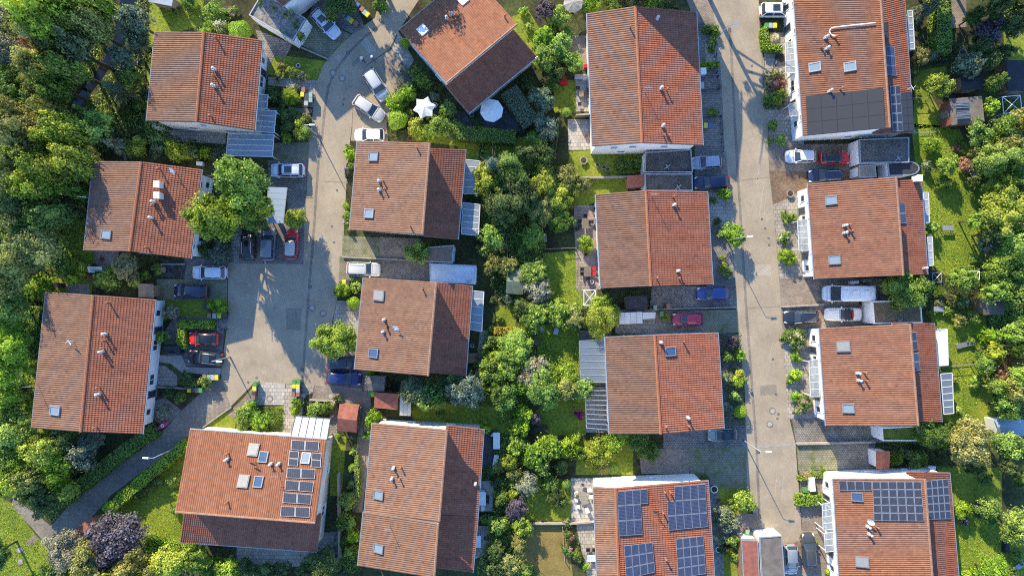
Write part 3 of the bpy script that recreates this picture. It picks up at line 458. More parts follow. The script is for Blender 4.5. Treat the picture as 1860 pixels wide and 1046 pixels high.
HS[14] = house(14, 'red-roofed house directly above the white camper van', [([(1468, 334), (1480, 507)], [(1622, 322), (1635, 501)], [(1672, 326), (1684, 499)], 4.6, 9.0, 3.2, 4.2)], ('tile_d', 'tile_c'))
HS[15] = house(15, 'red-roofed house with closed grey skylight, below the white convertible', [([(1489, 596), (1501, 773)], [(1647, 588), (1662, 773)], [(1696, 587), (1710, 767)], 4.6, 9.0, 3.2, 4.2)], ('tile_d', 'tile_c'))
HS[16] = house(16, 'bottom right house with one large grey solar array over the ridge', [([(1514, 869), (1527, 1075)], [(1674, 869), (1690, 1075)], [(1724, 858), (1742, 1065)], 4.6, 9.0, 3.2, 4.2)], ('tile_d', 'tile_c'))
HS[17] = house(17, 'corner of a red-roofed house cut off at the top edge, behind flat garage', [G([(398, -115), (500, -195)], [(455, -50), (558, -132)], [(512, 12), (615, -70)], 5.5, 9.2, 5.5)], ('tile_b', 'tile_b'))
# the taller neighbour just beyond the top edge, whose gable shades the upper roof of the central row
ne = MB(); X0, X1, XA, Y0, Y1 = 12.3, 20.4, 16.8, 41.0, 46.5
nh = thing('house', 'tall house beyond the top edge of the photo, casting shadow', 'house', (17.6, 47.5, 0), full=True)
ne.add([(x, y, z) for y in (Y0, Y1) for x, z in ((X0, 0), (X0, 12), (XA, 15.5), (X1, 12), (X1, 0))], [(4, 3, 2, 1, 0), (5, 6, 7, 8, 9), (0, 1, 6, 5), (4, 9, 8, 3)]); ne.obj('wall', M['render'], nh, org=(17.6, 47.5, 0))
for a, b in (((X0 - 0.4, 11.8), (XA, 15.6)), ((XA, 15.6), (X1 + 0.4, 11.8))):
    q = [Vector((a[0], Y0 - 0.3, a[1])), Vector((b[0], Y0 - 0.3, b[1])), Vector((b[0], Y1, b[1])), Vector((a[0], Y1, a[1]))]
    dk = MB(); dk.hexa(q, [p + Vector((0, 0, 0.25)) for p in q]); dk.obj('roof', M['felt_red'], nh, org=(17.6, 47.5, 0))

for k, lst in {2: [(195, 426, 'g')], 3: [(102, 745, 'l')], 4: [(461, 817, 's'), (479, 830, 'b'), (443, 874, 's'), (470, 875, 'b'), (556, 832, 'l')], 5: [(689, 898, 'g'), (689, 995, 'g')], 6: [(680, 285, 'g'), (672, 388, 'l')], 7: [(690, 537, 's'), (680, 641, 'b')], 8: [(769, 57, 'w'), (842, 2, 'w')],
               11: [(1217, 638, 'b')], 13: [(1480, 123, 'l'), (1544, 122, 'l')], 14: [(1510, 364, 'g'), (1516, 472, 'g')], 15: [(1532, 629, 's'), (1541, 741, 'g')], 16: [(1557, 901, 'b'), (1566, 1019, 's')]}.items():
    for x, y, t in lst: skylight(HS[k], x, y, t, *((1.35, 1.6) if t == 's' else (1.15, 1.4)))
VT = {1: 'm392,128 t391,140 m391,158 t395,72 t385,213', 2: 'b293,337 b293,357 m282,367 t281,374 m278,396 t270,450 t292,308 p168,362', 3: 'm194,606 t193,618 t190,632 m188,638 t200,550 t182,703 m182,715 t177,775 p70,698',
      4: 'm414,833 t416,822 t415,910 m494,841 m508,841 p506,857', 5: 'm716,848 t729,847 m713,867 t727,868 p708,952 m864,876', 6: 'm690,330 t697,330 m690,346 t700,345 t758,270 t746,412', 7: 'm699,580 t703,594 m697,602 t768,524', 8: 'm812,36 m822,29 t815,42 t830,33 t917,33',
      9: 'm1193,36 p1171,168 m1200,162 t1210,165 m1203,230 t1205,247 t1214,248 t1144,52', 10: 'p1183,357 t1222,358 m1223,373 m1230,492 t1232,505 t1192,505', 11: 'm1199,621 t1240,619 m1248,757 t1249,772 t1208,773', 12: 't1206,891 t1216,891 t1203,928 t1208,1012', 13: 'm1498,70 t1515,70 t1490,88 m1500,90 m1505,167 t1525,163',
      14: 'm1532,410 t1540,408 m1532,423 t1543,420 b1661,326 m1676,487', 15: 'm1556,677 t1568,676 m1558,690 t1570,690', 16: 'm1574,954 m1577,968 t1590,955'}
for k, s in VT.items():
    for it in s.split():
        x, y = it[1:].split(','); vent(HS[k], float(x), float(y), it[0])
for k, x, y, m, az in [(2, 320, 312, 'white', 230), (3, 135, 619, 'white', 220), (4, 465, 838, 'terra', 250), (7, 722, 594, 'white', 240), (12, 1190, 925, 'terra', 230), (13, 1648, 163, 'white', 30), (16, 1576, 943, 'white', 210)]: dish(HS[k], x, y, m, az)
for k, q, nx, ny, m in [
 (4, [(530, 799), (581, 802), (579, 820), (529, 817)], 2, 1, 'solar'), (4, [(526, 819), (544, 820), (542, 847), (524, 846)], 1, 2, 'solar'), (4, [(567, 822), (585, 823), (583, 850), (565, 848)], 1, 2, 'solar'), (4, [(522, 850), (574, 852), (573, 870), (521, 868)], 2, 1, 'solar'), (4, [(519, 872), (571, 875), (569, 894), (518, 890)], 2, 1, 'solar'), (4, [(515, 894), (567, 898), (566, 916), (514, 913)], 2, 1, 'solar'), (4, [(511, 919), (564, 921), (563, 940), (510, 937)], 2, 1, 'solar'),
 (12, [(1120, 891), (1175, 886), (1176, 913), (1121, 917)], 4, 1, 'solar_blue'), (12, [(1121, 917), (1163, 914), (1166, 969), (1123, 972)], 3, 2, 'solar_blue'), (12, [(1223, 882), (1280, 877), (1281, 904), (1224, 908)], 4, 1, 'solar_blue'), (12, [(1210, 909), (1281, 904), (1285, 955), (1213, 962)], 5, 2, 'solar_blue'), (12, [(1132, 989), (1184, 983), (1189, 1037), (1136, 1050)], 4, 3, 'solar_blue'), (12, [(1226, 977), (1276, 971), (1281, 1040), (1230, 1048)], 4, 4, 'solar_blue'),
 (13, [(1464, 176), (1604, 161), (1608, 233), (1467, 247)], 5, 3, 'solar_black'), (13, [(1614, 158), (1632, 156), (1638, 240), (1619, 240)], 2, 5, 'solar'), (13, [(1633, 170), (1654, 168), (1658, 239), (1638, 240)], 2, 5, 'solar_black'), (13, [(1601, 85), (1622, 86), (1626, 139), (1605, 138)], 1, 3, 'solar_blue'), (13, [(1599, 43), (1610, 43), (1611, 75), (1601, 75)], 1, 2, 'solar_black'),
 (14, [(1628, 370), (1641, 369), (1644, 406), (1631, 407)], 1, 2, 'solar_blue'), (15, [(1651, 603), (1662, 602), (1665, 635), (1654, 636)], 1, 2, 'solar'), (15, [(1655, 641), (1666, 640), (1669, 672), (1657, 674)], 1, 2, 'solar_blue'),
 (16, [(1523, 871), (1583, 873), (1584, 889), (1525, 890)], 4, 1, 'solar'), (16, [(1584, 873), (1673, 873), (1679, 945), (1587, 944)], 6, 5, 'solar'), (16, [(1679, 872), (1719, 868), (1725, 941), (1684, 942)], 4, 5, 'solar')]:
    panels(HS[k], q, nx, ny, m, gap=0.004 if m == 'solar_black' else 0.02, frame='dark' if m == 'solar_black' else 'zinc')
# white bent exhaust pipe on the top right house
pp = [pick(HS[13], *q)[0] + Vector((0, 0, 0.35)) for q in [(1516, 68), (1508, 66), (1504, 60), (1507, 54), (1514, 52), (1560, 47), (1588, 44)]]; mb = MB()
for a, b in zip(pp, pp[1:]): mb.tube(a, b, 0.075, n=8)
mb.obj('exhaust_pipe', M['white'], HS[13]['obj'], org=HS[13]['org'], smooth=True)
# windows and doors on the walls that face the camera
std = [(0.1, 0.95, 0.9, 1.2), (0.24, 0.05, 1.0, 2.05), (0.36, 0.9, 1.5, 1.2), (0.64, 0.9, 1.5, 1.2), (0.76, 0.05, 1.0, 2.05), (0.9, 0.95, 0.9, 1.2)]
up = [(0.12, 3.0, 0.8, 0.9), (0.3, 3.0, 0.8, 0.9), (0.7, 3.0, 0.8, 0.9), (0.88, 3.0, 0.8, 0.9)]
for k in (13, 14, 15, 16): facade(HS[k], 0, 'W', std + up)
for k in (1, 2, 3): facade(HS[k], 0, 'E', std + up)
facade(HS[9], 0, '1', [(0.2, 4.2, 1.0, 0.9), (0.3, 1.2, 1.1, 1.1), (0.38, 4.6, 1.0, 0.9), (0.7, 4.4, 1.0, 1.0)]); facade(HS[1], 0, '1', [(0.3, 1.2, 1.2, 1.2), (0.5, 3.8, 1.0, 1.0), (0.72, 1.0, 1.6, 1.3)]); facade(HS[4], 0, '1', [(0.3, 1.0, 1.2, 1.4), (0.55, 3.6, 1.0, 1.2), (0.7, 1.0, 1.4, 1.4)])
facade(HS[8], 0, '0', [(0.3, 3.2, 0.7, 0.8), (0.5, 1.2, 1.0, 1.1), (0.62, 3.8, 0.9, 0.9)]); facade(HS[2], 0, '1', [(0.4, 1.0, 2.4, 1.3), (0.7, 1.0, 1.6, 1.3)]); facade(HS[12], 0, '0', [(0.6, 1.4, 1.2, 0.5)]); facade(HS[16], 0, '0', [(0.45, 1.3, 2.2, 0.5), (0.75, 1.2, 0.6, 0.6)]); facade(HS[13], 0, '1', [(0.35, 4.0, 1.0, 0.9), (0.5, 1.2, 1.0, 1.0), (0.85, 3.8, 0.8, 0.8)]); facade(HS[5], 0, '0', [(0.3, 1.2, 1.0, 1.1), (0.7, 1.2, 1.2, 1.1)])

# ------------------------------------------------------------------ canopies, garages, sheds
def inset_quad(q, d):
    c = sum(q, Vector()) / 4; return [p + (c - p).normalized() * d for p in q]
def canopy(quad, z, n, desc, axis=0, pane='canopy_glass', bar='frame_white', drop=0.25, bw=0.09, posts=True, name='glass_canopy', cat='canopy', panes=True, fallto=None):
    """quad: four pixel corners; bars run across from edge 0-1 to edge 3-2 (axis 0) or from 0-3 to 1-2 (axis 1)"""
    q = [P(*p, z) for p in quad]
    if axis: q = [q[1], q[2], q[3], q[0]]
    c = sum(q, Vector()) / 4; org = Vector((c.x, c.y, 0)); t = thing(name, desc, cat, org, px=px_of(c))
    top = Vector((0, 0, bw))
    def bar_(a, b, nm='beam', wd=bw):
        d = (b - a).normalized(); s = Vector((-d.y, d.x, 0)) * wd / 2; m_ = MB(); lo = [a - s, b - s, b + s, a + s]; m_.hexa(lo, [p + top for p in lo]); m_.obj(nm, M[bar], t, org=org)
    bar_(q[0], q[1], 'frame'); bar_(q[3], q[2], 'frame')
    for i in range(n + 1): bar_(q[0].lerp(q[1], i / n), q[3].lerp(q[2], i / n))
    if panes:
        for i in range(n):
            a, b, c_, d = q[0].lerp(q[1], i / n), q[0].lerp(q[1], (i + 1) / n), q[3].lerp(q[2], (i + 1) / n), q[3].lerp(q[2], i / n)
            pq = inset_quad([a, b, c_, d], 0.05); m_ = MB(); pq = pq if area(pq) > 0 else pq[::-1]
            m_.hexa([p + Vector((0, 0, 0.03)) for p in pq], [p + Vector((0, 0, 0.05)) for p in pq]); m_.obj('pane', M[pane], t, org=org)
    if posts:
        for p in inset_quad(q, 0.15):
            m_ = MB(); m_.box(p.x - 0.05, p.y - 0.05, 0, p.x + 0.05, p.y + 0.05, z); m_.obj('post', M[bar], t, org=org)
    return t
canopy([(468, 200), (502, 202), (498, 242), (464, 239)], 2.6, 4, 'blue-grey glass canopy with pale bars running down', 1)
canopy([(415, 243), (498, 245), (495, 285), (411, 283)], 2.5, 4, 'wide glass canopy with a pink awning under it', 1)
canopy([(470, 172), (487, 173), (485, 198), (468, 197)], 2.6, 2, 'small glass porch roof with pale frame', 1)
canopy([(487, 340), (522, 341), (515, 406), (483, 404)], 2.5, 6, 'carport with pale blue translucent sheet roof', 1, 'poly', 'zinc', name='carport', cat='carport', bw=0.05)
canopy([(845, 290), (872, 293), (869, 352), (842, 352)], 2.6, 5, 'glass canopy half shaded', 1); canopy([(841, 368), (872, 372), (869, 428), (838, 425)], 2.6, 5, 'glass canopy beside round trees, lower one', 1)
canopy([(858, 528), (879, 530), (875, 602), (853, 598)], 2.6, 5, 'glass terrace roof with five white-framed bays', 1)
canopy([(1052, 619), (1099, 617), (1105, 694), (1055, 694)], 2.6, 6, 'large dark glass lean-to roof with pale bars', 1, 'canopy_dark', 'zinc'); canopy([(1063, 709), (1106, 709), (1107, 780), (1065, 777)], 2.6, 8, 'open white pergola of parallel beams', 1, bar='zinc', panes=False, name='pergola', cat='pergola', bw=0.09)
canopy([(1708, 679), (1729, 677), (1732, 750), (1714, 752)], 2.6, 6, 'dark glass terrace roof with white bars', 1, 'canopy_dark'); canopy([(1700, 600), (1720, 597), (1722, 663), (1704, 664)], 2.7, 1, 'long white fabric awning', 1, 'fabric', name='awning', cat='awning')
canopy([(1677, 350), (1686, 350), (1688, 404), (1679, 405)], 2.6, 4, 'pale glass terrace roof, upper', 1, 'poly2'); canopy([(1684, 430), (1693, 430), (1695, 482), (1686, 483)], 2.6, 4, 'pale glass terrace roof, lower', 1, 'poly2')
canopy([(1648, 20), (1657, 20), (1661, 90), (1651, 90)], 2.6, 6, 'white-framed conservatory roof', 1); canopy([(537, 755), (600, 760), (594, 797), (528, 793)], 3.0, 5, 'bright white terrace roof of five panels', 0, 'fabric', 'grey', name='terrace_roof')
for q, n in [([(1426, 78), (1442, 75), (1445, 133), (1427, 133)], 5), ([(1432, 190), (1447, 186), (1449, 210), (1434, 212)], 2), ([(1448, 400), (1466, 398), (1469, 455), (1451, 455)], 5), ([(1469, 655), (1486, 652), (1489, 720), (1472, 720)], 5), ([(1493, 915), (1509, 912), (1513, 960), (1495, 962)], 4), ([(1497, 968), (1513, 966), (1515, 1000), (1499, 1002)], 3)]:
    canopy(q, 2.5, n, 'white-framed glass porch roof', 1, name='porch_roof', cat='porch roof', bw=0.07)
def garage(poly, z, desc, roofm, wallm='render', par=0.22, seams=0, parm=None, name='garage'):
    q = [P(*p, z) for p in poly]
    if area(q) < 0: q = q[::-1]
    c = sum(q, Vector()) / len(q); org = Vector((c.x, c.y, 0)); t = thing(name, desc, 'garage' if name == 'garage' else 'shed', org, px=px_of(c))
    mb = MB(); mb.prism([(p.x, p.y) for p in inset(q, 0.02)], 0, z - 0.1); mb.obj('wall', M[wallm], t, org=org)
    inn = inset(q, 0.13); mb = MB(); mb.prism([(p.x, p.y) for p in inn], z - 0.098, z + 0.02); mb.obj('roof', M[roofm], t, org=org)
    if par:
        mb = MB(); n = len(q)
        for i in range(n):
            j = (i + 1) % n; b4 = [q[i], q[j], inn[j], inn[i]]; mb.hexa([Vector((p.x, p.y, z - 0.097)) for p in b4], [Vector((p.x, p.y, z + par)) for p in b4])
        mb.obj('parapet', M[parm or 'zinc'], t, org=org)
    for i in range(1, seams):
        a, b = inn[0].lerp(inn[1], i / seams), inn[3].lerp(inn[2], i / seams); mb = MB(); mb.tube((a.x, a.y, z + 0.03), (b.x, b.y, z + 0.03), 0.03, n=4); mb.obj('roof_seam', M['grey'], t, org=org)
    a, b = q[0], q[1]; i0 = max(range(len(q)), key=lambda i: (q[i] - q[(i + 1) % len(q)]).length * 0 + -((q[i] + q[(i + 1) % len(q)]) / 2).length)
    a, b = q[i0], q[(i0 + 1) % len(q)]; d = (b - a).normalized(); nrm = Vector((d.y, -d.x, 0)); m_ = (a + b) / 2; hw = min(1.2, (b - a).length / 2 - 0.25)
    b4 = [m_ - d * hw, m_ + d * hw, m_ + d * hw + nrm * 0.05, m_ - d * hw + nrm * 0.05]; b4 = b4 if area(b4) > 0 else b4[::-1]; mb = MB(); mb.hexa([Vector((p.x, p.y, 0.03)) for p in b4], [Vector((p.x, p.y, 2.1)) for p in b4]); mb.obj('door', M['white'], t, org=org)
    return t
def inset(q, d):
    n = len(q); out = []
    for i in range(n):
        e0 = (q[i] - q[i - 1]); e1 = (q[(i + 1) % n] - q[i]); e0.z = e1.z = 0; e0.normalize(); e1.normalize()
        n0, n1 = Vector((-e0.y, e0.x, 0)), Vector((-e1.y, e1.x, 0)); bis = (n0 + n1).normalized(); out.append(q[i] + bis * (d / max(0.3, bis.dot(n0))))
    return out
garage([(1172, 277), (1255, 272), (1258, 314), (1170, 314)], 2.7, 'flat dark gravel-roofed garage, upper of a pair', 'gravel_dark'); garage([(1170, 316), (1257, 316), (1258, 347), (1172, 347)], 2.7, 'flat dark gravel-roofed garage, lower of a pair', 'gravel_dark')
garage([(780, 478), (865, 482), (863, 517), (781, 512)], 2.6, 'flat garage with pale blue sheet roof', 'roof_blue', par=0.08); garage([(775, 449), (825, 445), (822, 478), (765, 475)], 2.5, 'dark grey flat-roofed shed behind the silver estate', 'felt_grey', 'wood_grey', par=0.06, name='shed')
garage([(1559, 254), (1650, 250), (1650, 296), (1561, 297)], 2.8, 'flat grey-roofed garage right of the red car', 'gravel_mid'); garage([(1560, 300), (1590, 300), (1592, 322), (1560, 323)], 2.4, 'small slatted grey lean-to shed', 'wood_grey', 'wood_grey', par=0.05, seams=6, name='shed')
arc = [(1650 + 20 * math.sin(R(a)), 306 - 13 * math.cos(R(a))) for a in range(0, 181, 20)]; garage([(1612, 296), (1645, 293)] + arc + [(1614, 320)], 2.5, 'dark roofed outbuilding with a rounded end', 'felt_dark', par=0.06)
garage([(1583, 547), (1671, 545), (1674, 586), (1586, 588)], 2.8, 'flat garage with brown gravel roof and white rim', 'gravel_brown', parm='white'); garage([(1600, 776), (1665, 773), (1672, 800), (1602, 800)], 2.6, 'garage with green planted roof', 'sedum', parm='white')
garage([(1346, 980), (1377, 981), (1380, 1055), (1350, 1055)], 2.6, 'reddish-brown flat-roofed garage', 'felt_red', 'wood', parm='zinc', par=0.05); garage([(1379, 975), (1420, 972), (1426, 1055), (1384, 1055)], 2.7, 'grey panelled flat-roofed garage beside two parked cars', 'felt_grey', parm='zinc', par=0.1, seams=0)
garage([(453, 29), (533, 76), (557, 35), (477, -12)], 2.8, 'flat-roofed garage overgrown by climbing plants', 'gravel', 'render')
def shed(quad, desc, roofm, wallm='wood', z=2.2, rise=0.55, axis=0, name='shed', cat='shed', seams=0):
    """gable shed: ridge from the middle of edge 0-3 to the middle of edge 1-2 (axis 0) or across (axis 1); rise 0 gives a pent roof"""
    q = [P(*p, z) for p in quad]
    if area(q) < 0: q = [q[0], q[3], q[2], q[1]]; axis = 1 - axis
    if axis: q = q[1:] + q[:1]
    c = sum(q, Vector()) / 4; org = Vector((c.x, c.y, 0)); t = thing(name, desc, cat, org, px=px_of(c)); b = inset(q, 0.18)
    mb = MB(); mb.prism([(p.x, p.y) for p in b], 0, z - 0.06); mb.obj('wall', M[wallm], t, org=org); up = Vector((0, 0, 0.06))
    if rise > 0:
        e0, e1 = (q[0] + q[3]) / 2 + Vector((0, 0, rise)), (q[1] + q[2]) / 2 + Vector((0, 0, rise))
        for s in ([q[0], q[1], e1, e0], [e0, e1, q[2], q[3]]):
            m_ = MB(); m_.hexa(s, [p + up for p in s]); m_.obj('roof', M[roofm], t, org=org)
        i0, i1 = (b[0] + b[3]) / 2 + Vector((0, 0, rise * 0.9)), (b[1] + b[2]) / 2 + Vector((0, 0, rise * 0.9)); g_ = MB(); g_.add([b[0], b[3], i0, b[1], b[2], i1], [(0, 2, 1), (3, 4, 5)]); g_.obj('gable', M[wallm], t, org=org)
    else:
        s = [p.copy() for p in q]; s[2].z += 0.3; s[3].z += 0.3; m_ = MB(); m_.hexa(s, [p + up for p in s]); ro = m_.obj('roof', M[roofm], t, org=org)
        for i in range(1, seams):
            a, b2 = s[0].lerp(s[1], i / seams) + up, s[3].lerp(s[2], i / seams) + up; m2 = MB(); m2.tube(a, b2, 0.025, n=4); m2.obj('batten', M['grey'], ro, org=org)
        m3 = MB(); m3.add([b[2] - Vector((0, 0, 0.06)), b[3] - Vector((0, 0, 0.06)), b[3] + Vector((0, 0, 0.26)), b[2] + Vector((0, 0, 0.26))], [(0, 1, 2, 3)]); m3.obj('gable', M[wallm], t, org=org)
    d = (b[1] - b[0]).normalized(); n_ = Vector((d.y, -d.x, 0)); m_ = (b[0] + b[1]) / 2; b4 = [m_ - d * 0.45, m_ + d * 0.45, m_ + d * 0.45 + n_ * 0.04, m_ - d * 0.45 + n_ * 0.04]; b4 = b4 if area(b4) > 0 else b4[::-1]; mb = MB()
    mb.hexa([Vector((p.x, p.y, 0.02)) for p in b4], [Vector((p.x, p.y, 1.9)) for p in b4]); mb.obj('door', M['wood_grey'], t, org=org); return t
shed([(617, 733), (652, 737), (648, 785), (614, 782)], 'reddish-brown gabled garden shed', 'felt_red', rise=0.7); shed([(682, 711), (725, 715), (722, 744), (679, 740)], 'shed with brown-red felt roof partly in shadow', 'felt_red', rise=0); shed([(727, 720), (748, 718), (746, 755), (726, 754)], 'narrow white-grey shed', 'zinc', 'wood_grey', rise=0, seams=3)
shed([(664, 682), (700, 683), (698, 711), (662, 709)], 'small grey-roofed shed beside the dark blue car', 'felt_grey', 'wood_grey', rise=0.25); shed([(1138, 320), (1169, 318), (1169, 340), (1138, 342)], 'small red-roofed shed next to gravel-roofed garage', 'felt_red', rise=0); shed([(1135, 538), (1175, 537), (1176, 562), (1137, 563)], 'black flat-roofed shed', 'felt_dark', rise=0)
shed([(1123, 568), (1165, 566), (1167, 587), (1125, 589)], 'pale grey metal-roofed lean-to', 'roof_blue', 'wood_grey', rise=0, seams=4); shed([(1166, 567), (1190, 567), (1190, 578), (1167, 580)], 'small pale grey lean-to roof by crimson car', 'roof_blue', 'wood_grey', rise=0)
t = shed([(1724, 180), (1780, 176), (1785, 222), (1728, 228)], 'red garden cabin with slatted solar collectors on grey roof', 'felt_grey', 'felt_red', 2.5, 0, 1, 'garden_cabin', 'cabin')
for i, (a, b) in enumerate([((1736, 181), (1760, 198)), ((1738, 201), (1762, 217))]):
    for j in range(6):
        y = a[1] + (b[1] - a[1]) * (j + 0.5) / 6; p0, p1 = P(a[0], y, 3.0), P(b[0], y - 1, 3.0); m_ = MB(); m_.tube(p0, p1, 0.06, n=6); m_.obj('collector_tube', M['steel'] if j % 2 else M['solar_blue'], t, org=t.location)
shed([(1743, 138), (1783, 140), (1783, 163), (1745, 164)], 'slate-blue tiled shed roof above red cabin', 'felt_dark', rise=0.3); shed([(1824, 112), (1870, 112), (1870, 166), (1830, 166)], 'dark blue flat-roofed outbuilding cut by right edge', 'felt_dark', rise=0); shed([(1780, 540), (1822, 541), (1823, 571), (1786, 572)], 'grey felt-roofed shed under tree shade', 'felt_grey', rise=0.2)
shed([(1805, 760), (1868, 762), (1868, 792), (1810, 788)], 'white greenhouse-like shed at the right edge', 'poly', 'white', rise=0.4); shed([(921, 488), (953, 489), (950, 535), (919, 533)], 'mossy green-roofed shed with one dark slope', 'felt_green', rise=0.6); shed([(135, 960), (168, 937), (184, 957), (150, 978)], 'brown shed roof beside purple tree', 'felt_red', rise=0.2)
shed([(275, -12), (318, -6), (312, 12), (270, 4)], 'grey shed roof cut off by the top edge', 'roof_blue', 'wood_grey', rise=0); shed([(1589, 818), (1614, 818), (1615, 851), (1591, 851)], 'dark red felt-roofed shed beside planted-roof garage', 'felt_red', 'white', rise=0); shed([(254, 515), (281, 516), (280, 541), (252, 540)], 'grey flat-roofed shed left of dark blue car', 'felt_grey', rise=0)
shed([(300, 628), (328, 628), (328, 645), (300, 645)], 'low black storage shed beside clipped hedge corner', 'felt_dark', 'dark', 1.5, 0); shed([(161, 484), (188, 485), (187, 496), (161, 495)], 'white garden storage chest', 'white', 'white', 0.8, 0, name='storage_chest', cat='chest')
# ------------------------------------------------------------------ vegetation
def leaf_mesh(name, C, Nn, size, tone, m, aspect=1.0, along=None):
    """one diamond leaf per row: C centres, Nn normals, size half-length"""
    rng = np.random.default_rng(len(C)); n = len(C); Nn = Nn / np.linalg.norm(Nn, axis=1, keepdims=True)
    rv = rng.normal(size=(n, 3)) if along is None else along
    T = np.cross(Nn, rv); T /= np.linalg.norm(T, axis=1, keepdims=True) + 1e-9; B = np.cross(Nn, T)
    if along is not None: T, B = B, T
    s = size[:, None]; k = 0.62 * aspect
    V = np.stack([C - T * s, C - B * s * k + Nn * s * 0.15, C + T * s, C + B * s * k + Nn * s * 0.15], 1).reshape(-1, 3)
    me = bpy.data.meshes.new(name); me.vertices.add(4 * n); me.vertices.foreach_set('co', V.astype(np.float32).ravel())
    me.loops.add(4 * n); me.loops.foreach_set('vertex_index', np.arange(4 * n, dtype=np.int32)); me.polygons.add(n); me.polygons.foreach_set('loop_start', np.arange(0, 4 * n, 4, dtype=np.int32))
    me.update(calc_edges=True); a = me.attributes.new('tone', 'FLOAT', 'POINT'); a.data.foreach_set('value', np.repeat(tone, 4).astype(np.float32)); me.materials.append(m); return me
def crown(kind, size_class, seed):
    rng = np.random.default_rng(seed); nl, rel = {'L': (19000, 0.042), 'M': (7000, 0.06), 'S': (2200, 0.095)}[size_class]
    if kind == 'broad':
        nc = {'L': 120, 'M': 60, 'S': 28}[size_class]; nl2 = int(nl * 0.78)
        d = rng.normal(size=(nc * 3, 3)); d /= np.linalg.norm(d, axis=1, keepdims=True); d = d[d[:, 2] > -0.45][:nc]; nc = len(d)
        ph = rng.uniform(0, 6.28, 6); lob_ = lambda az: 1 + 0.15 * np.sin(2 * az + ph[0]) + 0.11 * np.sin(3 * az + ph[1]) + 0.09 * np.sin(5 * az + ph[2]) + 0.06 * np.sin(9 * az + ph[3])
        rad = rng.uniform(0.35, 0.98, nc) * lob_(np.arctan2(d[:, 1], d[:, 0])); cc = d * rad[:, None] * np.array([1, 1, 0.85]); cr = 0.07 + 0.3 * rng.uniform(0, 1, nc) ** 1.6
        own = rng.choice(nc, nl2, p=cr ** 1.7 / np.sum(cr ** 1.7)); e = rng.normal(size=(nl2, 3)); e /= np.linalg.norm(e, axis=1, keepdims=True); e[:, 2] = np.abs(e[:, 2]) * 0.85 + e[:, 2] * 0.15
        st_ = 1 + 0.5 * rng.uniform(0, 1, nc)[own][:, None] * d[own]; C = cc[own] + e * st_ * (cr[own] * rng.uniform(0.35, 1.15, nl2))[:, None]
        Nn = e * 0.7 + d[own] * 0.5 + rng.normal(size=(nl2, 3)) * 0.55; Nn[:, 2] += 0.25; tone = rng.uniform(0.1, 0.8, nc)[own] + rng.normal(0, 0.16, nl2)
        m2 = nl - nl2; f = rng.normal(size=(m2, 3)); f /= np.linalg.norm(f, axis=1, keepdims=True); f[:, 2] = np.abs(f[:, 2]) - 0.3 * rng.uniform(0, 1, m2); tw = rng.integers(0, 70, m2); ta = rng.uniform(0, 6.28, 70)[tw] + rng.normal(0, 0.05, m2)
        hr = np.hypot(f[:, 0], f[:, 1]); f[:, 0] = np.cos(ta) * hr; f[:, 1] = np.sin(ta) * hr; C2 = f * (rng.uniform(0.35, 1.1, m2) * lob_(ta))[:, None] * np.array([1, 1, 0.85])
        C = np.concatenate([C, C2]); Nn = np.concatenate([Nn, f * 0.6 + rng.normal(size=(m2, 3)) * 0.6 + np.array([0, 0, 0.4])]); tone = np.concatenate([tone, rng.uniform(0.1, 0.9, m2)]).clip(0, 1)
        return leaf_mesh('crown', C, Nn, rel * rng.uniform(0.55, 1.5, len(C)), tone, M['leaf'])
    if kind == 'ball':
        d = rng.normal(size=(nl, 3)); d /= np.linalg.norm(d, axis=1, keepdims=True); az = np.arctan2(d[:, 1], d[:, 0]); C = d * (rng.uniform(0.86, 1.0, nl) + 0.06 * np.sin(3 * az + seed) + 0.05 * np.sin(5 * az + 2 * d[:, 2] + seed) + 0.04 * np.sin(7 * d[:, 2]))[:, None]; Nn = d + rng.normal(size=(nl, 3)) * 0.35
        return leaf_mesh('crown', C, Nn, rel * 0.8 * rng.uniform(0.6, 1.3, nl), rng.normal(0.5, 0.16, nl).clip(0, 1), M['leaf'])
    if kind == 'conifer':
        nb = {'L': 150, 'M': 90, 'S': 50}[size_class]; per = nl // nb; z = rng.uniform(0, 1, nb) ** 1.25; az = rng.uniform(0, 6.28, nb); L = (1 - z) * rng.uniform(0.85, 1.1, nb) + 0.05; t = rng.uniform(0.12, 1, (nb, per)) ** 0.75
        sp = rng.normal(0, 0.085, (nb, per)) * (1.25 - t); r = L[:, None] * t
        C = np.stack([np.cos(az)[:, None] * r - np.sin(az)[:, None] * sp, np.sin(az)[:, None] * r + np.cos(az)[:, None] * sp, z[:, None] * 2.0 - 0.8 - 0.28 * r + rng.normal(0, 0.02, (nb, per))], -1).reshape(-1, 3)
        Nn = rng.normal(size=(nb * per, 3)) * 0.5 + np.array([0, 0, 1.0]); tone = (np.repeat(rng.uniform(0.2, 0.6, nb), per) + (t * 0.3).ravel() + rng.normal(0, 0.1, nb * per)).clip(0, 1)
        along = np.repeat(np.stack([np.cos(az), np.sin(az), np.zeros(nb)], -1), per, 0) + rng.normal(0, 0.4, (nb * per, 3))
        return leaf_mesh('crown', C, Nn, rel * 0.95 * rng.uniform(0.7, 1.4, len(C)), tone, M['leaf'], 0.5, along)
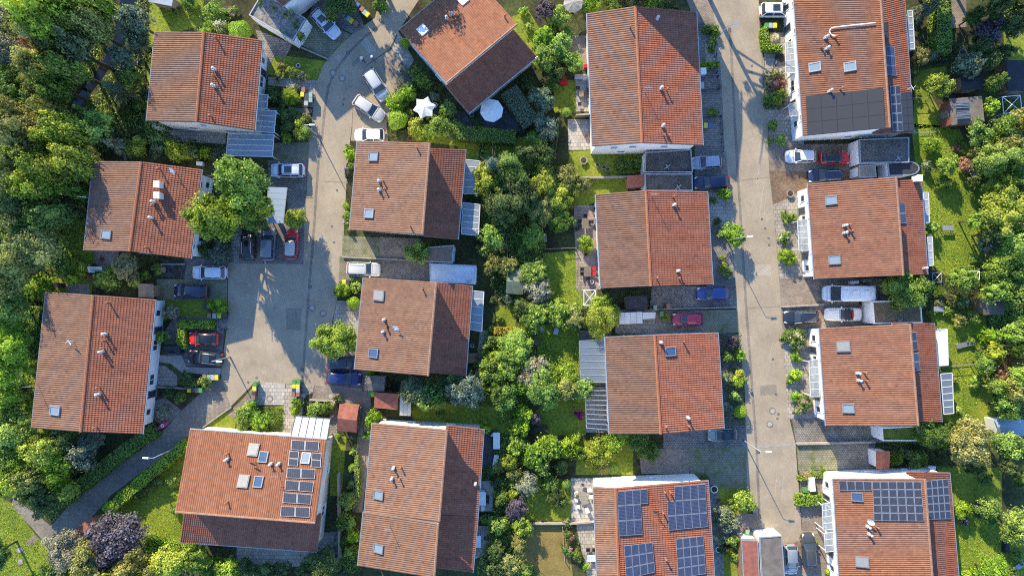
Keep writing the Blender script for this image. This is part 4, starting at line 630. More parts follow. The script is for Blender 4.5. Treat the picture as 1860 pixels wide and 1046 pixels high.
    if kind == 'spiky':
        n = {'L': 2600, 'M': 1500, 'S': 700}[size_class]; az = rng.uniform(0, 6.28, n); el = rng.uniform(-0.1, 1.4, n); t = rng.uniform(0.25, 0.85, n)
        D = np.stack([np.cos(az) * np.cos(el), np.sin(az) * np.cos(el), np.sin(el)], -1); C = D * t[:, None]; C[:, 2] -= 0.25 * t ** 2; Nn = np.cross(D, np.cross(np.array([0, 0, 1.0]), D)) + rng.normal(size=(n, 3)) * 0.25 + np.array([0, 0, 0.2])
        return leaf_mesh('crown', C, Nn, np.full(n, 0.19) * rng.uniform(0.7, 1.3, n), (rng.normal(0.45, 0.15, n) + 0.2 * t).clip(0, 1), M['leaf'], 0.2, D)
    if kind == 'blossom':
        n = {'L': 900, 'M': 420, 'S': 170}[size_class]; d = rng.normal(size=(n, 3)); d /= np.linalg.norm(d, axis=1, keepdims=True); d[:, 2] = np.abs(d[:, 2]); cl = rng.normal(size=(14, 3)); cl[:, 2] = np.abs(cl[:, 2]); cl /= np.linalg.norm(cl, axis=1, keepdims=True)
        C = cl[rng.integers(0, 14, n)] * 0.86 + rng.normal(0, 0.12, (n, 3)); return leaf_mesh('blossom', C, C + rng.normal(size=(n, 3)) * 0.4, rel * 0.75 * rng.uniform(0.6, 1.3, n), rng.uniform(0.3, 0.8, n), M['leaf'], 1.4)
CROWN = {(k, s): [crown(k, s, 100 * i + hash_) for i in range(v)] for hash_, (k, s, v) in enumerate([('broad', 'L', 7), ('broad', 'M', 6), ('broad', 'S', 5), ('ball', 'L', 1), ('ball', 'M', 2), ('ball', 'S', 2), ('conifer', 'L', 3), ('conifer', 'M', 3), ('conifer', 'S', 1), ('spiky', 'L', 1), ('spiky', 'M', 2), ('spiky', 'S', 2), ('blossom', 'L', 1), ('blossom', 'M', 2), ('blossom', 'S', 2)])}
def trunk_mesh(seed):
    rr = random.Random(seed); mb = MB(); mb.tube((0, 0, -0.02), (0.02, 0.01, 0.55), 0.028, 0.02, 8); mb.tube((0.02, 0.01, 0.55), (0.0, 0.03, 0.95), 0.02, 0.008, 7)
    for i in range(7):
        a = rr.uniform(0, 6.28); z = rr.uniform(0.35, 0.75); r = rr.uniform(0.16, 0.3); p = (math.cos(a) * r, math.sin(a) * r, z + rr.uniform(0.12, 0.24)); mb.tube((0.01, 0.01, z), p, 0.012, 0.006, 6); mb.tube(p, (p[0] * 1.35, p[1] * 1.35, p[2] + 0.07), 0.006, 0.003, 5)
    return mb.mesh('trunk', M['bark'], True)
TRUNKS = [trunk_mesh(i) for i in range(4)]
LC = dict(d=(0.116, 0.171, 0.050), g=(0.176, 0.276, 0.051), l=(0.271, 0.400, 0.074), y=(0.316, 0.402, 0.051), b=(0.185, 0.240, 0.144), o=(0.301, 0.318, 0.087), p=(0.150, 0.122, 0.140), w=(0.650, 0.620, 0.440), r=(0.402, 0.223, 0.124), k=(0.276, 0.434, 0.039), s=(0.355, 0.361, 0.206), m=(0.500, 0.060, 0.200), q=(0.550, 0.300, 0.350), a=(0.500, 0.360, 0.050))
LN = dict(d='dark green', g='green', l='light green', y='yellow-green', b='blue-green', o='olive', p='purple-leaved', r='brownish', k='bright green', s='silvery', w='white-flowering', m='magenta-flowering', q='pink-flowering', a='orange-flowering')
rv = random.Random(3)
def plant(x, y, r, kind, col, h=None):
    """x, y, r in photo pixels; kind T tree, S shrub, C conifer, B clipped ball, G spiky clump, F flowering shrub"""
    rm = r * 0.0705; big = kind in 'TC' and rm > 1.3
    if h is None: h = {'T': min(13, 2.0 + 1.9 * rm), 'C': min(12, 1.5 + 2.4 * rm), 'S': 1.25 * rm + 0.2, 'B': 1.5 * rm, 'G': 1.3 * rm, 'F': 1.2 * rm + 0.2}[kind]
    if kind == 'T' and 870 < x < 1115: h *= 0.72
    zc = h * 0.62; p = P(x, y, zc); loc = Vector((p.x, p.y, 0)); sc = 'L' if rm > 2.0 else 'M' if rm > 1.0 else 'S'
    ck = {'T': 'broad', 'S': 'broad', 'C': 'conifer', 'B': 'ball', 'G': 'spiky', 'F': 'broad'}[kind]; me = rv.choice(CROWN[ck, sc]); base = LC['g' if kind == 'F' else col]; j = rv.uniform(0.85, 1.2); hj = rv.uniform(0.92, 1.08)
    colr = (base[0] * j * hj, base[1] * j, base[2] * j * rv.uniform(0.8, 1.2), 1); fx = rv.uniform(0.92, 1.1)
    word = 'large ' if rm > 2.4 else '' if rm > 1.2 else 'small '
    kw = {'T': 'tree', 'S': 'shrub', 'C': 'conifer', 'B': 'clipped round shrub', 'G': 'spiky plant', 'F': 'shrub'}[kind]
    nm = {'T': 'broadleaf_tree', 'S': 'shrub', 'C': 'conifer_tree', 'B': 'clipped_shrub', 'G': 'spiky_plant', 'F': 'flowering_shrub'}[kind]
    rz = rv.uniform(0, 6.28)
    if kind == 'C': zs = h * 0.5; cz = h * 0.4 + 0.05 * h
    elif kind == 'T': zs = h * 0.45; cz = h * 0.6
    elif kind in 'SF': zs = h * 0.6; cz = h * 0.42
    elif kind == 'B': zs = h * 0.5; cz = h * 0.5
    else: zs = h * 0.8; cz = h * 0.2
    t = thing(nm, f'{word}{LN[col]} {kw}', kw.split()[-1], loc, group='trees and shrubs of the gardens', px=(x, y))
    c = link('crown', me, t, (0, 0, cz), rz, (rm * fx * 0.93, rm / fx * 0.93, zs)); c.color = colr
    if kind in 'TC': link('trunk', rv.choice(TRUNKS), t, (0, 0, 0), rz, (h * 0.8, h * 0.8, h * 0.92))
    else: link('stem', rv.choice(TRUNKS), t, (0, 0, 0), rz, (rm * 0.8, rm * 0.8, h * 0.75))
    if kind == 'F': b = link('blossom', rv.choice(CROWN['blossom', sc]), t, (0, 0, cz), rz, (rm, rm, zs)); b.color = (*LC[col], 1)
    return t
TREES = '''
-14 1005 34 T g 7;430 404 14 S d 2.6;452 408 12 S d 2.4;478 408 12 S d 2.4;30 30 30 T s;100 25 50 T y 15;165 50 35 T o 11;13 90 32 T s;65 88 15 T r 8;85 130 36 T o 11;28 155 28 T g;104 158 28 T g 11;142 92 22 T b 12;68 192 26 T g;247 38 27 T b 8;250 75 22 T b 6;228 108 24 T b 6;208 162 32 C b 6;240 145 20 T g 5;160 204 20 C l 7;178 232 28 T l 8;118 245 38 T y 11;35 230 42 T o 12;70 265 30 T g;207 262 24 C s 6;246 268 20 S y 3;285 270 14 S b 2.6;315 274 20 S y 3;335 275 16 S y 2.8;350 277 14 S b 2.6;371 277 14 S k 2.6;400 280 18 S b 2.6;283 240 22 F w 2.6;262 250 12 S g;134 300 40 T y 11;20 295 32 T g;70 330 40 T y 11;440 330 43 T l 12.5;462 402 24 T g 5;388 395 41 T y 12;472 378 24 T y 8;430 378 30 T g 9;385 20 20 S l 2;435 57 23 B k 2.4;400 35 22 F w 1.6;420 22 12 F q 1.2;380 45 14 S k 1.4;365 60 10 S k;340 5 16 S g;318 18 10 S d;45 55 22 T o 8;132 126 24 T g 12;40 195 22 T g;5 40 24 T o;175 15 30 T y 11;95 75 30 T o 12;60 150 22 T o;5 190 24 T o;96 200 22 T o 10;10 140 22 T g;270 90 14 S d;225 200 16 S d;250 190 14 S g;265 170 12 S d
62 447 42 T o 9;90 390 35 T g 9;20 365 35 T d 11;80 350 28 T l;20 495 38 T o 10;112 482 22 S l 3;66 520 24 S k 3;17 555 36 T l 8;12 590 30 T k 7;62 567 12 S k 1.8;60 598 13 S k 1.8;20 635 38 T k 8;12 672 30 T k 8;52 670 14 S l 2;190 508 24 S l 2.2;228 485 25 T s 4;168 505 10 S r;262 500 12 S g;285 488 12 S g;397 458 22 S b 3;372 455 16 S d 2.5;308 567 16 S s 2;396 555 17 S k 2.4;376 558 10 S b;292 612 14 S l 2;340 690 16 S d 1.8;372 694 14 S l 1.8;355 698 10 S g;55 415 24 T g 8;110 425 14 S l 3;128 378 20 T d 7;140 345 20 T g 8;45 300 24 T d 9;110 290 24 T d 9;5 430 22 T d;130 505 14 S k 2;145 488 16 S y 2;45 545 16 S g;38 600 18 T l 5;40 710 20 S l 3;55 740 16 S k 2.5;75 800 14 S g;205 487 12 S g;245 510 14 S l
17 725 24 T k 7;46 770 18 T l 5;20 800 40 T l 8;82 822 34 T y 8;20 873 34 T y 9;54 865 28 T o 8;110 845 24 T k 7;150 826 28 T b 6;82 905 26 T d 6;128 893 18 T l 5;199 921 14 B k 2;211 983 55 T p 6.5;313 873 14 S l 2;320 898 9 S k;318 930 9 S l;280 878 14 S d 1.4;255 893 14 S d 1.4;265 885 10 S g;126 996 34 T s 7;163 1025 38 T o 8;238 1035 36 T o 7;306 1023 36 T y 6;354 1013 26 T y 5;408 1037 26 S k 3.5;306 714 11 S d;327 722 12 S g;296 750 16 S s 0.8;275 978 14 S l;380 1030 22 S g 3;105 1035 26 T g 6;200 1045 22 T y 7;270 1045 24 T o 7;445 1035 20 S d 3;480 1040 22 S d 3;20 760 26 T g 7;45 835 20 T k 7;5 845 20 T k 7;120 800 24 T d 6;165 800 20 T b 5;60 900 20 T o 6;110 875 16 T k 5
443 752 20 S l 1.8;470 765 20 S k 1.6;495 760 20 G g 1.2;455 740 14 S k 1.5;480 785 14 G k 1;440 775 12 S l;537 734 13 S k 1.6;535 748 10 S k;570 745 16 S l 1.5;590 742 13 S g 1.5;604 738 10 S o;612 722 9 F q 1.4;675 762 17 S k 2.6;668 790 10 S k 2;630 911 18 S l 2.6;627 948 18 S g 2.6;640 975 14 S k 2.4;640 850 9 S l;642 820 9 S l;638 880 9 S l;613 792 6 S k;757 710 30 T b 6;783 720 28 T g 6;845 710 34 T b 7;872 705 16 T y 5;906 710 24 T g 6;881 778 12 S k 2;885 860 13 S d 2.5;880 942 10 S g;590 1027 30 T d 5;555 1035 20 S d 3;635 1017 22 S g 3;906 877 16 S d;912 900 14 S l;815 700 22 T d 6;740 735 14 S d;640 1000 12 S d;620 985 10 S g;800 752 8 S g;905 850 14 S o;510 1035 18 S d
985 707 34 T l 7;1029 707 24 T o 6;1060 704 22 T l 5;918 725 25 T g 6;973 760 12 S p 2;1053 754 10 S m 1.8;1048 792 9 S l;943 775 18 S k 3;940 810 18 S l 3;950 750 18 S k 3;975 825 28 S k 3.6;1005 815 24 S k 3.4;1036 815 22 S k 3.2;984 850 18 S l 3;1090 820 26 S y 2.4;1070 828 22 S y 2.2;1111 808 20 S k 2.4;1158 800 22 T g 4;1178 818 22 S g 3;1130 797 20 S k 3;958 880 22 T s 4.5;935 860 16 S o 2.6;1029 880 10 B l 1.3;1012 905 20 S d 2;938 925 22 T p 3.6;948 958 20 S y 3;942 990 24 C o 4.5;924 1024 20 T o 4;961 1043 16 S g 2.5;910 905 16 S g 2.4;905 955 20 S l 3;1030 910 8 F a;1033 975 12 F m 1.1;1030 1000 12 F q 1.1;1030 950 10 F q 1;1095 850 18 G o 1.2;1115 852 12 G l 1;1353 912 22 S l 3;1318 942 24 S b 2.8;1333 983 13 S l 2.2;1308 979 12 S s 1.5;1346 748 13 B k 1.8;1336 720 10 S l;1342 692 14 S k 1.8;1322 740 10 S b;1280 874 12 B d 1.4;1000 880 16 S g 2;1050 900 8 S s;925 840 16 S y 3;930 900 12 S y;900 1000 20 T d 4;900 1035 22 T d 4;1065 1030 8 S k;1048 1010 12 S g;1020 850 14 S g;1340 1010 12 S l;1315 1000 10 S d
1318 352 14 S k 2;1333 426 23 T k 3.4;1307 426 8 F w 1.2;1304 402 8 S d;1296 364 8 S d 1.4;1316 487 12 F a 0.8;1314 470 8 F q 0.7;1322 500 9 F w 0.7;1327 622 15 S p 2.4;1323 648 12 S g 1.6;1346 646 12 S k 1.8;1344 684 12 S y 1.8;1320 688 12 S b 1.4;986 378 30 T o 4.5;1013 361 30 S y 3;920 371 38 T d 9;1020 398 24 S l 2.4;969 430 24 T l 4.2;921 484 20 T o 5;969 498 28 T l 5;976 526 26 T s 5;1065 443 17 S k 2.2;972 574 28 T l 5;1014 567 26 T l 5;1045 577 22 T o 5;1093 578 32 T y 6;1092 553 18 T k 5;938 632 34 T l 6;969 670 28 T s 6;920 670 24 T l 6;1031 684 24 T k 5;1000 690 24 T k 5;970 620 10 B b 1.6;1211 577 10 G k 2;950 605 16 S l 2.6;905 470 16 S d;950 560 18 T d 5;925 545 12 S b 2;940 538 10 S l;948 450 14 S g;1050 560 14 S l 3;910 620 14 S g 2.5;900 645 18 S y 3;945 700 18 T k 5;1070 690 14 S l 3;960 350 20 T d 7;1040 345 16 S y 2.2;990 340 20 T y 6
990 20 20 T p 4.5;1014 30 22 T l 4;987 68 20 T k 4;1017 85 24 T l 4.5;987 105 26 T g 5;1040 110 20 T l 4;1010 130 18 S d 3;984 180 24 T b 5;994 232 24 T b 5;974 255 20 T g 4;1029 204 10 B l 1.4;895 300 34 C b 8;886 325 30 T y 7;925 310 30 T g 8;935 340 24 T d 8;900 360 24 T g 7;870 340 14 S l 4;987 322 26 T y 4.5;1027 322 28 S o 3;1060 335 16 S o 2;1190 6 18 S g 2.6;1114 6 20 S g 2.6;1220 8 14 S d 2.4;1080 4 16 S k 3;1150 2 14 S d 2.4;1295 75 9 S l;1292 90 8 S g;1300 60 10 S g;1293 201 8 S l;1300 205 7 S g;960 150 16 S d;1000 155 14 S g;955 110 10 S k;1065 12 14 S g;1005 50 14 S g;1030 60 14 S l;960 280 18 T d 6;990 280 18 T d 6;950 20 10 S k;960 50 10 S l
614 10 22 T d 4;600 25 14 S g 3;634 12 14 S g 3;527 33 14 S l 3.5;540 50 11 S g 3.6;520 62 10 S l 3.4;500 20 10 S g 3.4;545 65 9 S l 3.3;475 12 8 S k 3.4;690 5 18 S g 2;512 122 10 F m 1.4;505 138 8 F q 1;533 132 12 S g 1.4;548 138 10 S b 1.2;560 138 6 B k 0.9;495 170 15 S d 2.2;523 172 21 G y 2.4;510 185 12 S d;540 160 8 S b;525 215 22 S d 2;512 205 12 S g;535 228 14 S g 1.5;548 237 18 S y 2.2;556 215 10 S o 1.6;520 250 12 S k 1.2;560 245 8 S o;735 78 10 B k 2;755 128 11 S g 2;765 145 16 S g 2.5;780 155 12 S d 2;738 168 18 S k 2.6;717 187 20 S k 2.6;722 217 20 B k 2.4;757 232 20 S y 2.6;797 230 22 T l 4;812 198 16 S l 2.4;775 240 14 S k 2;825 228 14 S l;790 175 10 S s;742 205 10 F a 1.2;735 190 10 S g;800 160 10 S d;780 212 10 S d;635 280 14 S k 1.6;632 268 8 S l;638 300 8 F a 1;537 397 20 T y 4;630 390 9 S l;630 405 9 F w 1.1;628 375 8 S k;634 415 8 S o;760 457 22 T g 4.5;745 462 12 S l 2.5;775 450 12 S g 3;622 526 16 S k 2;641 550 13 B k 1.7;646 519 13 S l 1.6;612 530 8 S g;607 618 36 T y 5.5;645 622 16 T y 4.5;893 430 24 T l 6;895 480 18 T o 5;915 395 22 T d 7;888 675 26 T g 6;925 650 26 T l 6;890 622 14 S g 3;894 546 8 S d;880 455 14 S g 3;900 510 12 S d;868 660 12 S d;673 677 8 S k 1;860 420 10 S d;895 600 10 S g;880 640 12 S l;905 580 10 S g
1408 67 13 G w 1.8;1413 148 15 S r 1.8;1410 138 10 F a 1.6;1415 175 15 S y 2;1396 180 12 S g 1.3;1404 228 11 S g 1.2;1420 254 12 S l 1;1400 255 8 S g;1688 12 22 C b 6;1795 60 28 T p 4.5;1838 45 22 T d 6;1760 118 26 T b 5;1795 110 18 T d 5;1678 102 18 S o 2.5;1700 98 12 S b 2;1705 156 24 T y 4;1805 150 16 T g 5;1797 195 14 T k 4;1778 247 24 T l 5;1818 236 24 T g 5;1852 220 22 T o 6;1800 290 32 T l 7;1845 290 30 T g 7;1694 262 16 S k 1.8;1685 302 12 S b 1.8;1722 300 20 T l 3.6;1815 338 28 T y 6;1745 190 10 S d;1715 330 16 S g 2;1755 300 14 S r 2;1810 15 20 T d 7;1850 12 18 T d 6;1770 30 16 T d 5;1780 85 16 T d 5;1822 95 14 T d 5;1835 190 14 S g;1775 280 14 T o 4;1830 262 18 T o 6;1740 268 10 S r;1850 330 20 T l 6;1775 330 14 S d 3;1745 275 8 S g;1665 130 10 S d;1668 175 8 S d
1820 385 42 T y 7;1850 355 22 T l 6;1790 443 18 T b 4;1850 445 32 T l 7;1694 414 14 S l 2.4;1748 505 24 T l 4.5;1807 491 22 T l 5;1850 495 22 T g 6;1810 526 26 T l 5;1852 545 26 T g 6;1645 526 38 T g 6;1625 520 18 T g 5.5;1665 540 18 T d 5;1710 530 16 G g 2;1707 550 10 S b;1748 547 13 F w 1.6;1768 577 14 S l 2;1746 584 13 S o 2;1730 545 12 S o;1820 610 20 C k 6;1848 602 24 T l 6;1855 632 20 T y 6;1790 660 20 T l 4;1815 676 16 T r 4;1848 684 22 T l 6;1430 396 12 S g 1.3;1442 395 10 S l 1.2;1425 431 13 F w 1.2;1432 467 17 S k 1.8;1420 460 8 S l;1448 617 20 F w 2;1432 610 14 S g 1.6;1445 648 11 S k 1.3;1445 682 14 S k 1.4;1436 690 8 S g;1693 570 9 S g;1770 400 14 T l 5;1790 480 14 S g;1720 565 10 S l;1830 470 20 T g 6;1790 540 12 S g;1850 580 14 S l;1770 470 10 S l;1800 425 20 T d 6;1840 415 20 T l 6;1765 620 8 S g;1805 640 14 T y 5;1845 655 16 S r 3;1775 690 12 S l;1810 700 18 T l 5
1758 802 40 T o 6.5;1692 788 30 T g 5;1836 812 28 T l 5;1826 740 24 T l 5;1850 705 28 T o 6;1632 835 16 G g 2;1668 833 18 S g 2.4;1650 825 12 S d 2;1751 925 18 S k 2.5;1775 920 8 S p 1.5;1795 922 22 T l 4;1751 945 10 S p 1.5;1846 955 32 T l 5;1853 870 16 T g 4;1800 1040 30 T k 5;1462 734 16 F q 1.5;1445 720 10 S k 1.3;1450 745 9 F w 1.2;1720 775 14 S d 3;1710 805 16 S d 3;1810 800 16 T l 4;1770 850 14 T d 4;1830 850 16 T d 5;1790 870 12 S d;1805 945 12 S l;1770 700 10 S l;1640 820 8 S g;1480 985 7 S l;1505 1040 8 S k;1495 855 8 S k 0.8;1475 860 8 S l 0.7;1740 745 10 S l;1850 1010 14 S g;1765 1045 14 S k 3;1840 1040 14 S g;1690 760 10 S g
'''
for it in TREES.replace('\n', ';').split(';'):
    f = it.split()
    if f: plant(float(f[0]), float(f[1]), float(f[2]), f[3], f[4], float(f[5]) if len(f) > 5 else None)
# tall trees just beyond the top edge: their shadows lie on the road
for x, y, r, c, h in [(650, -120, 60, 'g', 13), (740, -110, 45, 'l', 12), (1720, -60, 50, 'd', 11), (1800, -50, 50, 'd', 11)]: plant(x, y, r, 'T', c, h)
t_ = plant(1312, -95, 34, 'T', 'g', 15); t_.children[0].location.z = 10.3; t_.children[0].scale.z = 4.9
def hedge(pts, wd, h, col, desc, px=None, leaf=0.09, dens=95):
    q = [P(*p, h * 0.8) for p in pts]; q = [Vector((p.x, p.y, 0)) for p in q]; c = sum(q, Vector()) / len(q); t = thing('hedge', desc, 'hedge', c, px=px or (sum(p[0] for p in pts) / len(pts), sum(p[1] for p in pts) / len(pts)))
    rng = np.random.default_rng(int(c.x * 7 + 900)); Cs, Ns = [], []; core = MB()
    for a, b in zip(q, q[1:]):
        L = (b - a).length; d = (b - a) / L; n = Vector((-d.y, d.x, 0)); d_, n_, a_ = np.array(d), np.array(n), np.array(a - c); e = wd / 2 - 0.06
        core.hexa([a - c + n * e * s1 + d * (L if s2 else 0) for s1, s2 in ((-1, 0), (-1, 1), (1, 1), (1, 0))], [a - c + n * e * s1 + d * (L if s2 else 0) + Vector((0, 0, h - 0.08)) for s1, s2 in ((-1, 0), (-1, 1), (1, 1), (1, 0))])
        for k, ar in enumerate((L * wd, L * h, L * h, wd * h, wd * h)):
            m = int(ar * dens); s, u = rng.uniform(-wd * 0.2, L + wd * 0.2, m), rng.uniform(-1, 1, m); bump = 0.07 * np.sin(s * 2.1) + rng.normal(0, 0.035, m)
            if k == 0: C = a_ + s[:, None] * d_ + (u * wd / 2)[:, None] * n_ + (h + bump)[:, None] * np.array([0, 0, 1]); N_ = np.tile([0, 0, 1.0], (m, 1))
            elif k < 3: sg = 1 if k == 1 else -1; C = a_ + s[:, None] * d_ + (sg * (wd / 2 + bump))[:, None] * n_ + ((u + 1) / 2 * h)[:, None] * np.array([0, 0, 1]); N_ = np.tile(n_ * sg, (m, 1))
            else: sg = 1 if k == 3 else -1; C = a_ + (L if sg > 0 else 0) * d_ + (sg * (0.15 + bump))[:, None] * d_ + (u * wd / 2)[:, None] * n_ + (rng.uniform(0, 1, m) * h)[:, None] * np.array([0, 0, 1]); N_ = np.tile(d_ * sg, (m, 1))
            Cs.append(C); Ns.append(N_ + rng.normal(size=(m, 3)) * 0.45)
    C = np.concatenate(Cs); o = link('foliage', leaf_mesh('foliage', C, np.concatenate(Ns), leaf * rng.uniform(0.7, 1.5, len(C)), rng.normal(0.48, 0.17, len(C)).clip(0, 1), M['leaf']), t); o.color = (*LC[col], 1)
    k = core.obj('branches', M['leaf_core'], t); return t
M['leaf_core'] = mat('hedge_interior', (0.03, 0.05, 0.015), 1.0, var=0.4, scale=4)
for a in [([(338, 806), (302, 837), (264, 867), (210, 914)], 1.35, 1.7, 'k', 'long clipped bright green hedge along right side of the lane'), ([(276, 783), (218, 825), (158, 873), (113, 908)], 1.7, 1.8, 'g', 'long green hedge along left side of the lane'),
          ([(330, 630), (330, 589), (384, 590)], 1.0, 1.3, 'k', 'L-shaped clipped hedge around the crimson car'), ([(268, 988), (345, 1000)], 1.5, 1.6, 'k', 'bright green hedge below the corner lawn'), ([(928, 170), (962, 222)], 2.3, 2.2, 'b', 'dense blue-green hedge behind the blue parasol'), ([(822, 240), (880, 246), (932, 250)], 1.8, 2.0, 'g', 'dark green hedge below the diagonal house'),
          ([(1712, -20), (1712, 92)], 1.9, 2.2, 'l', 'tall straight clipped hedge at the upper right'), ([(900, 601), (948, 602)], 0.9, 1.6, 'a', 'golden yellow hedge in the central gardens'), ([(1388, 54), (1390, 86), (1418, 88)], 0.8, 1.1, 'k', 'low hedge wrapped round the white spiky plant'), ([(1450, 908), (1490, 908)], 1.3, 1.2, 'k', 'short hedge in front of bottom right house'),
          ([(1280, 52), (1302, 52)], 0.7, 1.1, 'g', 'small hedge by the upper street lamp'), ([(1276, 118), (1304, 116)], 0.6, 0.9, 'k', 'narrow bright hedge beside the longest central house'), ([(1120, 301), (1168, 296)], 1.2, 0.8, 'g', 'low hedge under the white gable wall'), ([(1700, 800), (1730, 830)], 1.0, 1.6, 'd', 'dark hedge behind planted-roof garage'), ([(1452, 868), (1498, 862)], 0.6, 0.6, 'y', 'low yellowish hedge beside wheelie bins'),
          ([(58, 650), (66, 560)], 1.3, 1.7, 'g', 'hedge left of the longest left house'), ([(650, 900), (648, 830)], 0.5, 1.2, 'l', 'thin climbing hedge along narrow path'), ([(1740, 690), (1700, 692)], 0.3, 0.9, 'o', 'thin hedge across right lawn'), ([(1000, 300), (1010, 220)], 0.9, 1.6, 'd', 'dark hedge left of the pale square patio')]: hedge(*a)
# uncountable undergrowth between the trees
def inpoly(pts, w_):
    ins_ = np.zeros(len(pts), bool)
    for i in range(len(w_)):
        (x1, y1), (x2, y2) = w_[i], w_[(i + 1) % len(w_)]; ins_ ^= ((y1 > pts[:, 1]) != (y2 > pts[:, 1])) & (pts[:, 0] < (x2 - x1) * (pts[:, 1] - y1) / (y2 - y1 + 1e-12) + x1)
    return ins_
def cover(polys, n, col, hmax, name, desc, leaf=0.11, excl=None):
    rng = np.random.default_rng(11); tot = [abs(area([P(*p) for p in q])) for q in polys]; Cs = []
    for q, ar in zip(polys, tot):
        w_ = np.array([P(*p)[:2] for p in q]); k = int(n * ar / sum(tot) * 1.9); pts = rng.uniform(w_.min(0), w_.max(0), (k, 2)); ins_ = inpoly(pts, w_)
        pts = pts[ins_]
        if excl is not None: e = np.array([P(*p)[:2] for p in excl]); pts = pts[~inpoly(pts, e)]
        hh = 0.5 + 0.5 * np.sin(pts[:, 0] * 1.3) * np.cos(pts[:, 1] * 1.7); Cs.append(np.column_stack([pts, rng.uniform(0.02, 1, len(pts)) * hmax * (0.25 + hh)]))
    C = np.concatenate(Cs); o = link(name, leaf_mesh(name, C, rng.normal(size=C.shape) * 0.5 + np.array([0, 0, 1.0]), leaf * rng.uniform(0.6, 1.5, len(C)), rng.normal(0.4, 0.2, len(C)).clip(0, 1), M['leaf'])); o.color = (*LC[col], 1); o['kind'] = 'stuff'; o['label'] = desc; return o
cover([[(-60, -40), (270, -40), (262, 235), (170, 290), (150, 455), (110, 500), (84, 530), (58, 780), (180, 785), (100, 950), (20, 900), (-60, 860)], [(870, 250), (1000, 300), (985, 380), (985, 460), (960, 560), (905, 545), (875, 430)], [(880, 600), (975, 600), (1060, 690), (1000, 720), (940, 730), (870, 690)], [(900, 730), (960, 730), (960, 950), (950, 1060), (860, 1060), (895, 930)], [(1790, 240), (1880, 220), (1880, 760), (1810, 760), (1790, 560)]], 60000, 'l', 0.7, 'undergrowth', 'dense leafy undergrowth between the garden trees', excl=[(215, -30), (258, -30), (240, 50), (226, 100), (184, 158), (140, 215), (122, 195), (165, 135), (200, 75)])
cover([[(725, 110), (785, 150), (830, 240), (700, 250), (712, 190)], [(290, 240), (410, 265), (410, 290), (260, 285), (225, 260)], [(400, 440), (425, 400), (425, 478), (360, 470)], [(440, 735), (515, 740), (510, 795), (420, 790)], [(548, 725), (612, 735), (600, 755), (550, 755)], [(600, 985), (650, 900), (655, 1046), (560, 1046)], [(750, 690), (940, 690), (930, 740), (750, 730)], [(1580, 806), (1730, 780), (1730, 850), (1610, 850)], [(1685, 500), (1790, 520), (1790, 570), (1690, 560)], [(1660, 80), (1830, 80), (1830, 130), (1660, 120)], [(1040, 950), (1045, 945), (1062, 1020), (1045, 1015)], [(1295, 605), (1345, 605), (1353, 770), (1300, 770)], [(1385, 130), (1425, 130), (1425, 200), (1388, 200)]], 15000, 'd', 0.35, 'ground_cover', 'low dark green ground cover in the planted beds', 0.09)
LAWN_POLYS = [[(1655, 225), (1740, 230), (1790, 330), (1790, 520), (1740, 520), (1680, 470)], [(1690, 545), (1790, 560), (1800, 700), (1740, 780), (1700, 770)], [(-60, 870), (24, 915), (60, 965), (98, 1008), (90, 1100), (-60, 1100)], [(190, 930), (330, 800), (345, 795), (345, 1000), (250, 985)], [(1000, 545), (985, 460), (1050, 455), (1062, 560)], [(975, 588), (1052, 595), (1056, 690), (975, 690)], [(1730, 930), (1870, 960), (1870, 1060), (1740, 1060)], [(112, 395), (172, 400), (172, 478), (110, 470)], [(288, 0), (372, -20), (366, 48), (305, 62), (288, 120)]]
cover(LAWN_POLYS, 30000, 'k', 0.07, 'grass', 'short mown grass of the garden lawns', 0.07)
# ------------------------------------------------------------------ cars
def loft(mb, rings, mi=0, cap=True):
    n = len(rings[0]); b = len(mb.v); vs_ = [p for r in rings for p in r]
    fs = [(j * n + i, (j + 1) * n + i, (j + 1) * n + (i + 1) % n, j * n + (i + 1) % n) for j in range(len(rings) - 1) for i in range(n)]
    if cap: fs += [tuple(range(n)), tuple(range(len(vs_) - 1, len(vs_) - n - 1, -1))]
    mb.add(vs_, fs, mi)
CT = dict(  # length, width, height, bonnet share, cabin end share, windscreen rake, tail rake
    hatch=(4.05, 1.74, 1.47, 0.25, 0.03, 0.75, 0.35), wagon=(4.65, 1.82, 1.48, 0.26, 0.03, 0.8, 0.4), suv=(4.55, 1.86, 1.66, 0.24, 0.03, 0.7, 0.3), sedan=(4.6, 1.8, 1.43, 0.26, 0.17, 0.85, 0.7), van=(6.1, 2.05, 2.65, 0.12, 0.02, 0.8, 0.08), cabrio=(4.9, 1.78, 1.35, 0.38, 0.22, 0.45, 0.5))
CARM = {}
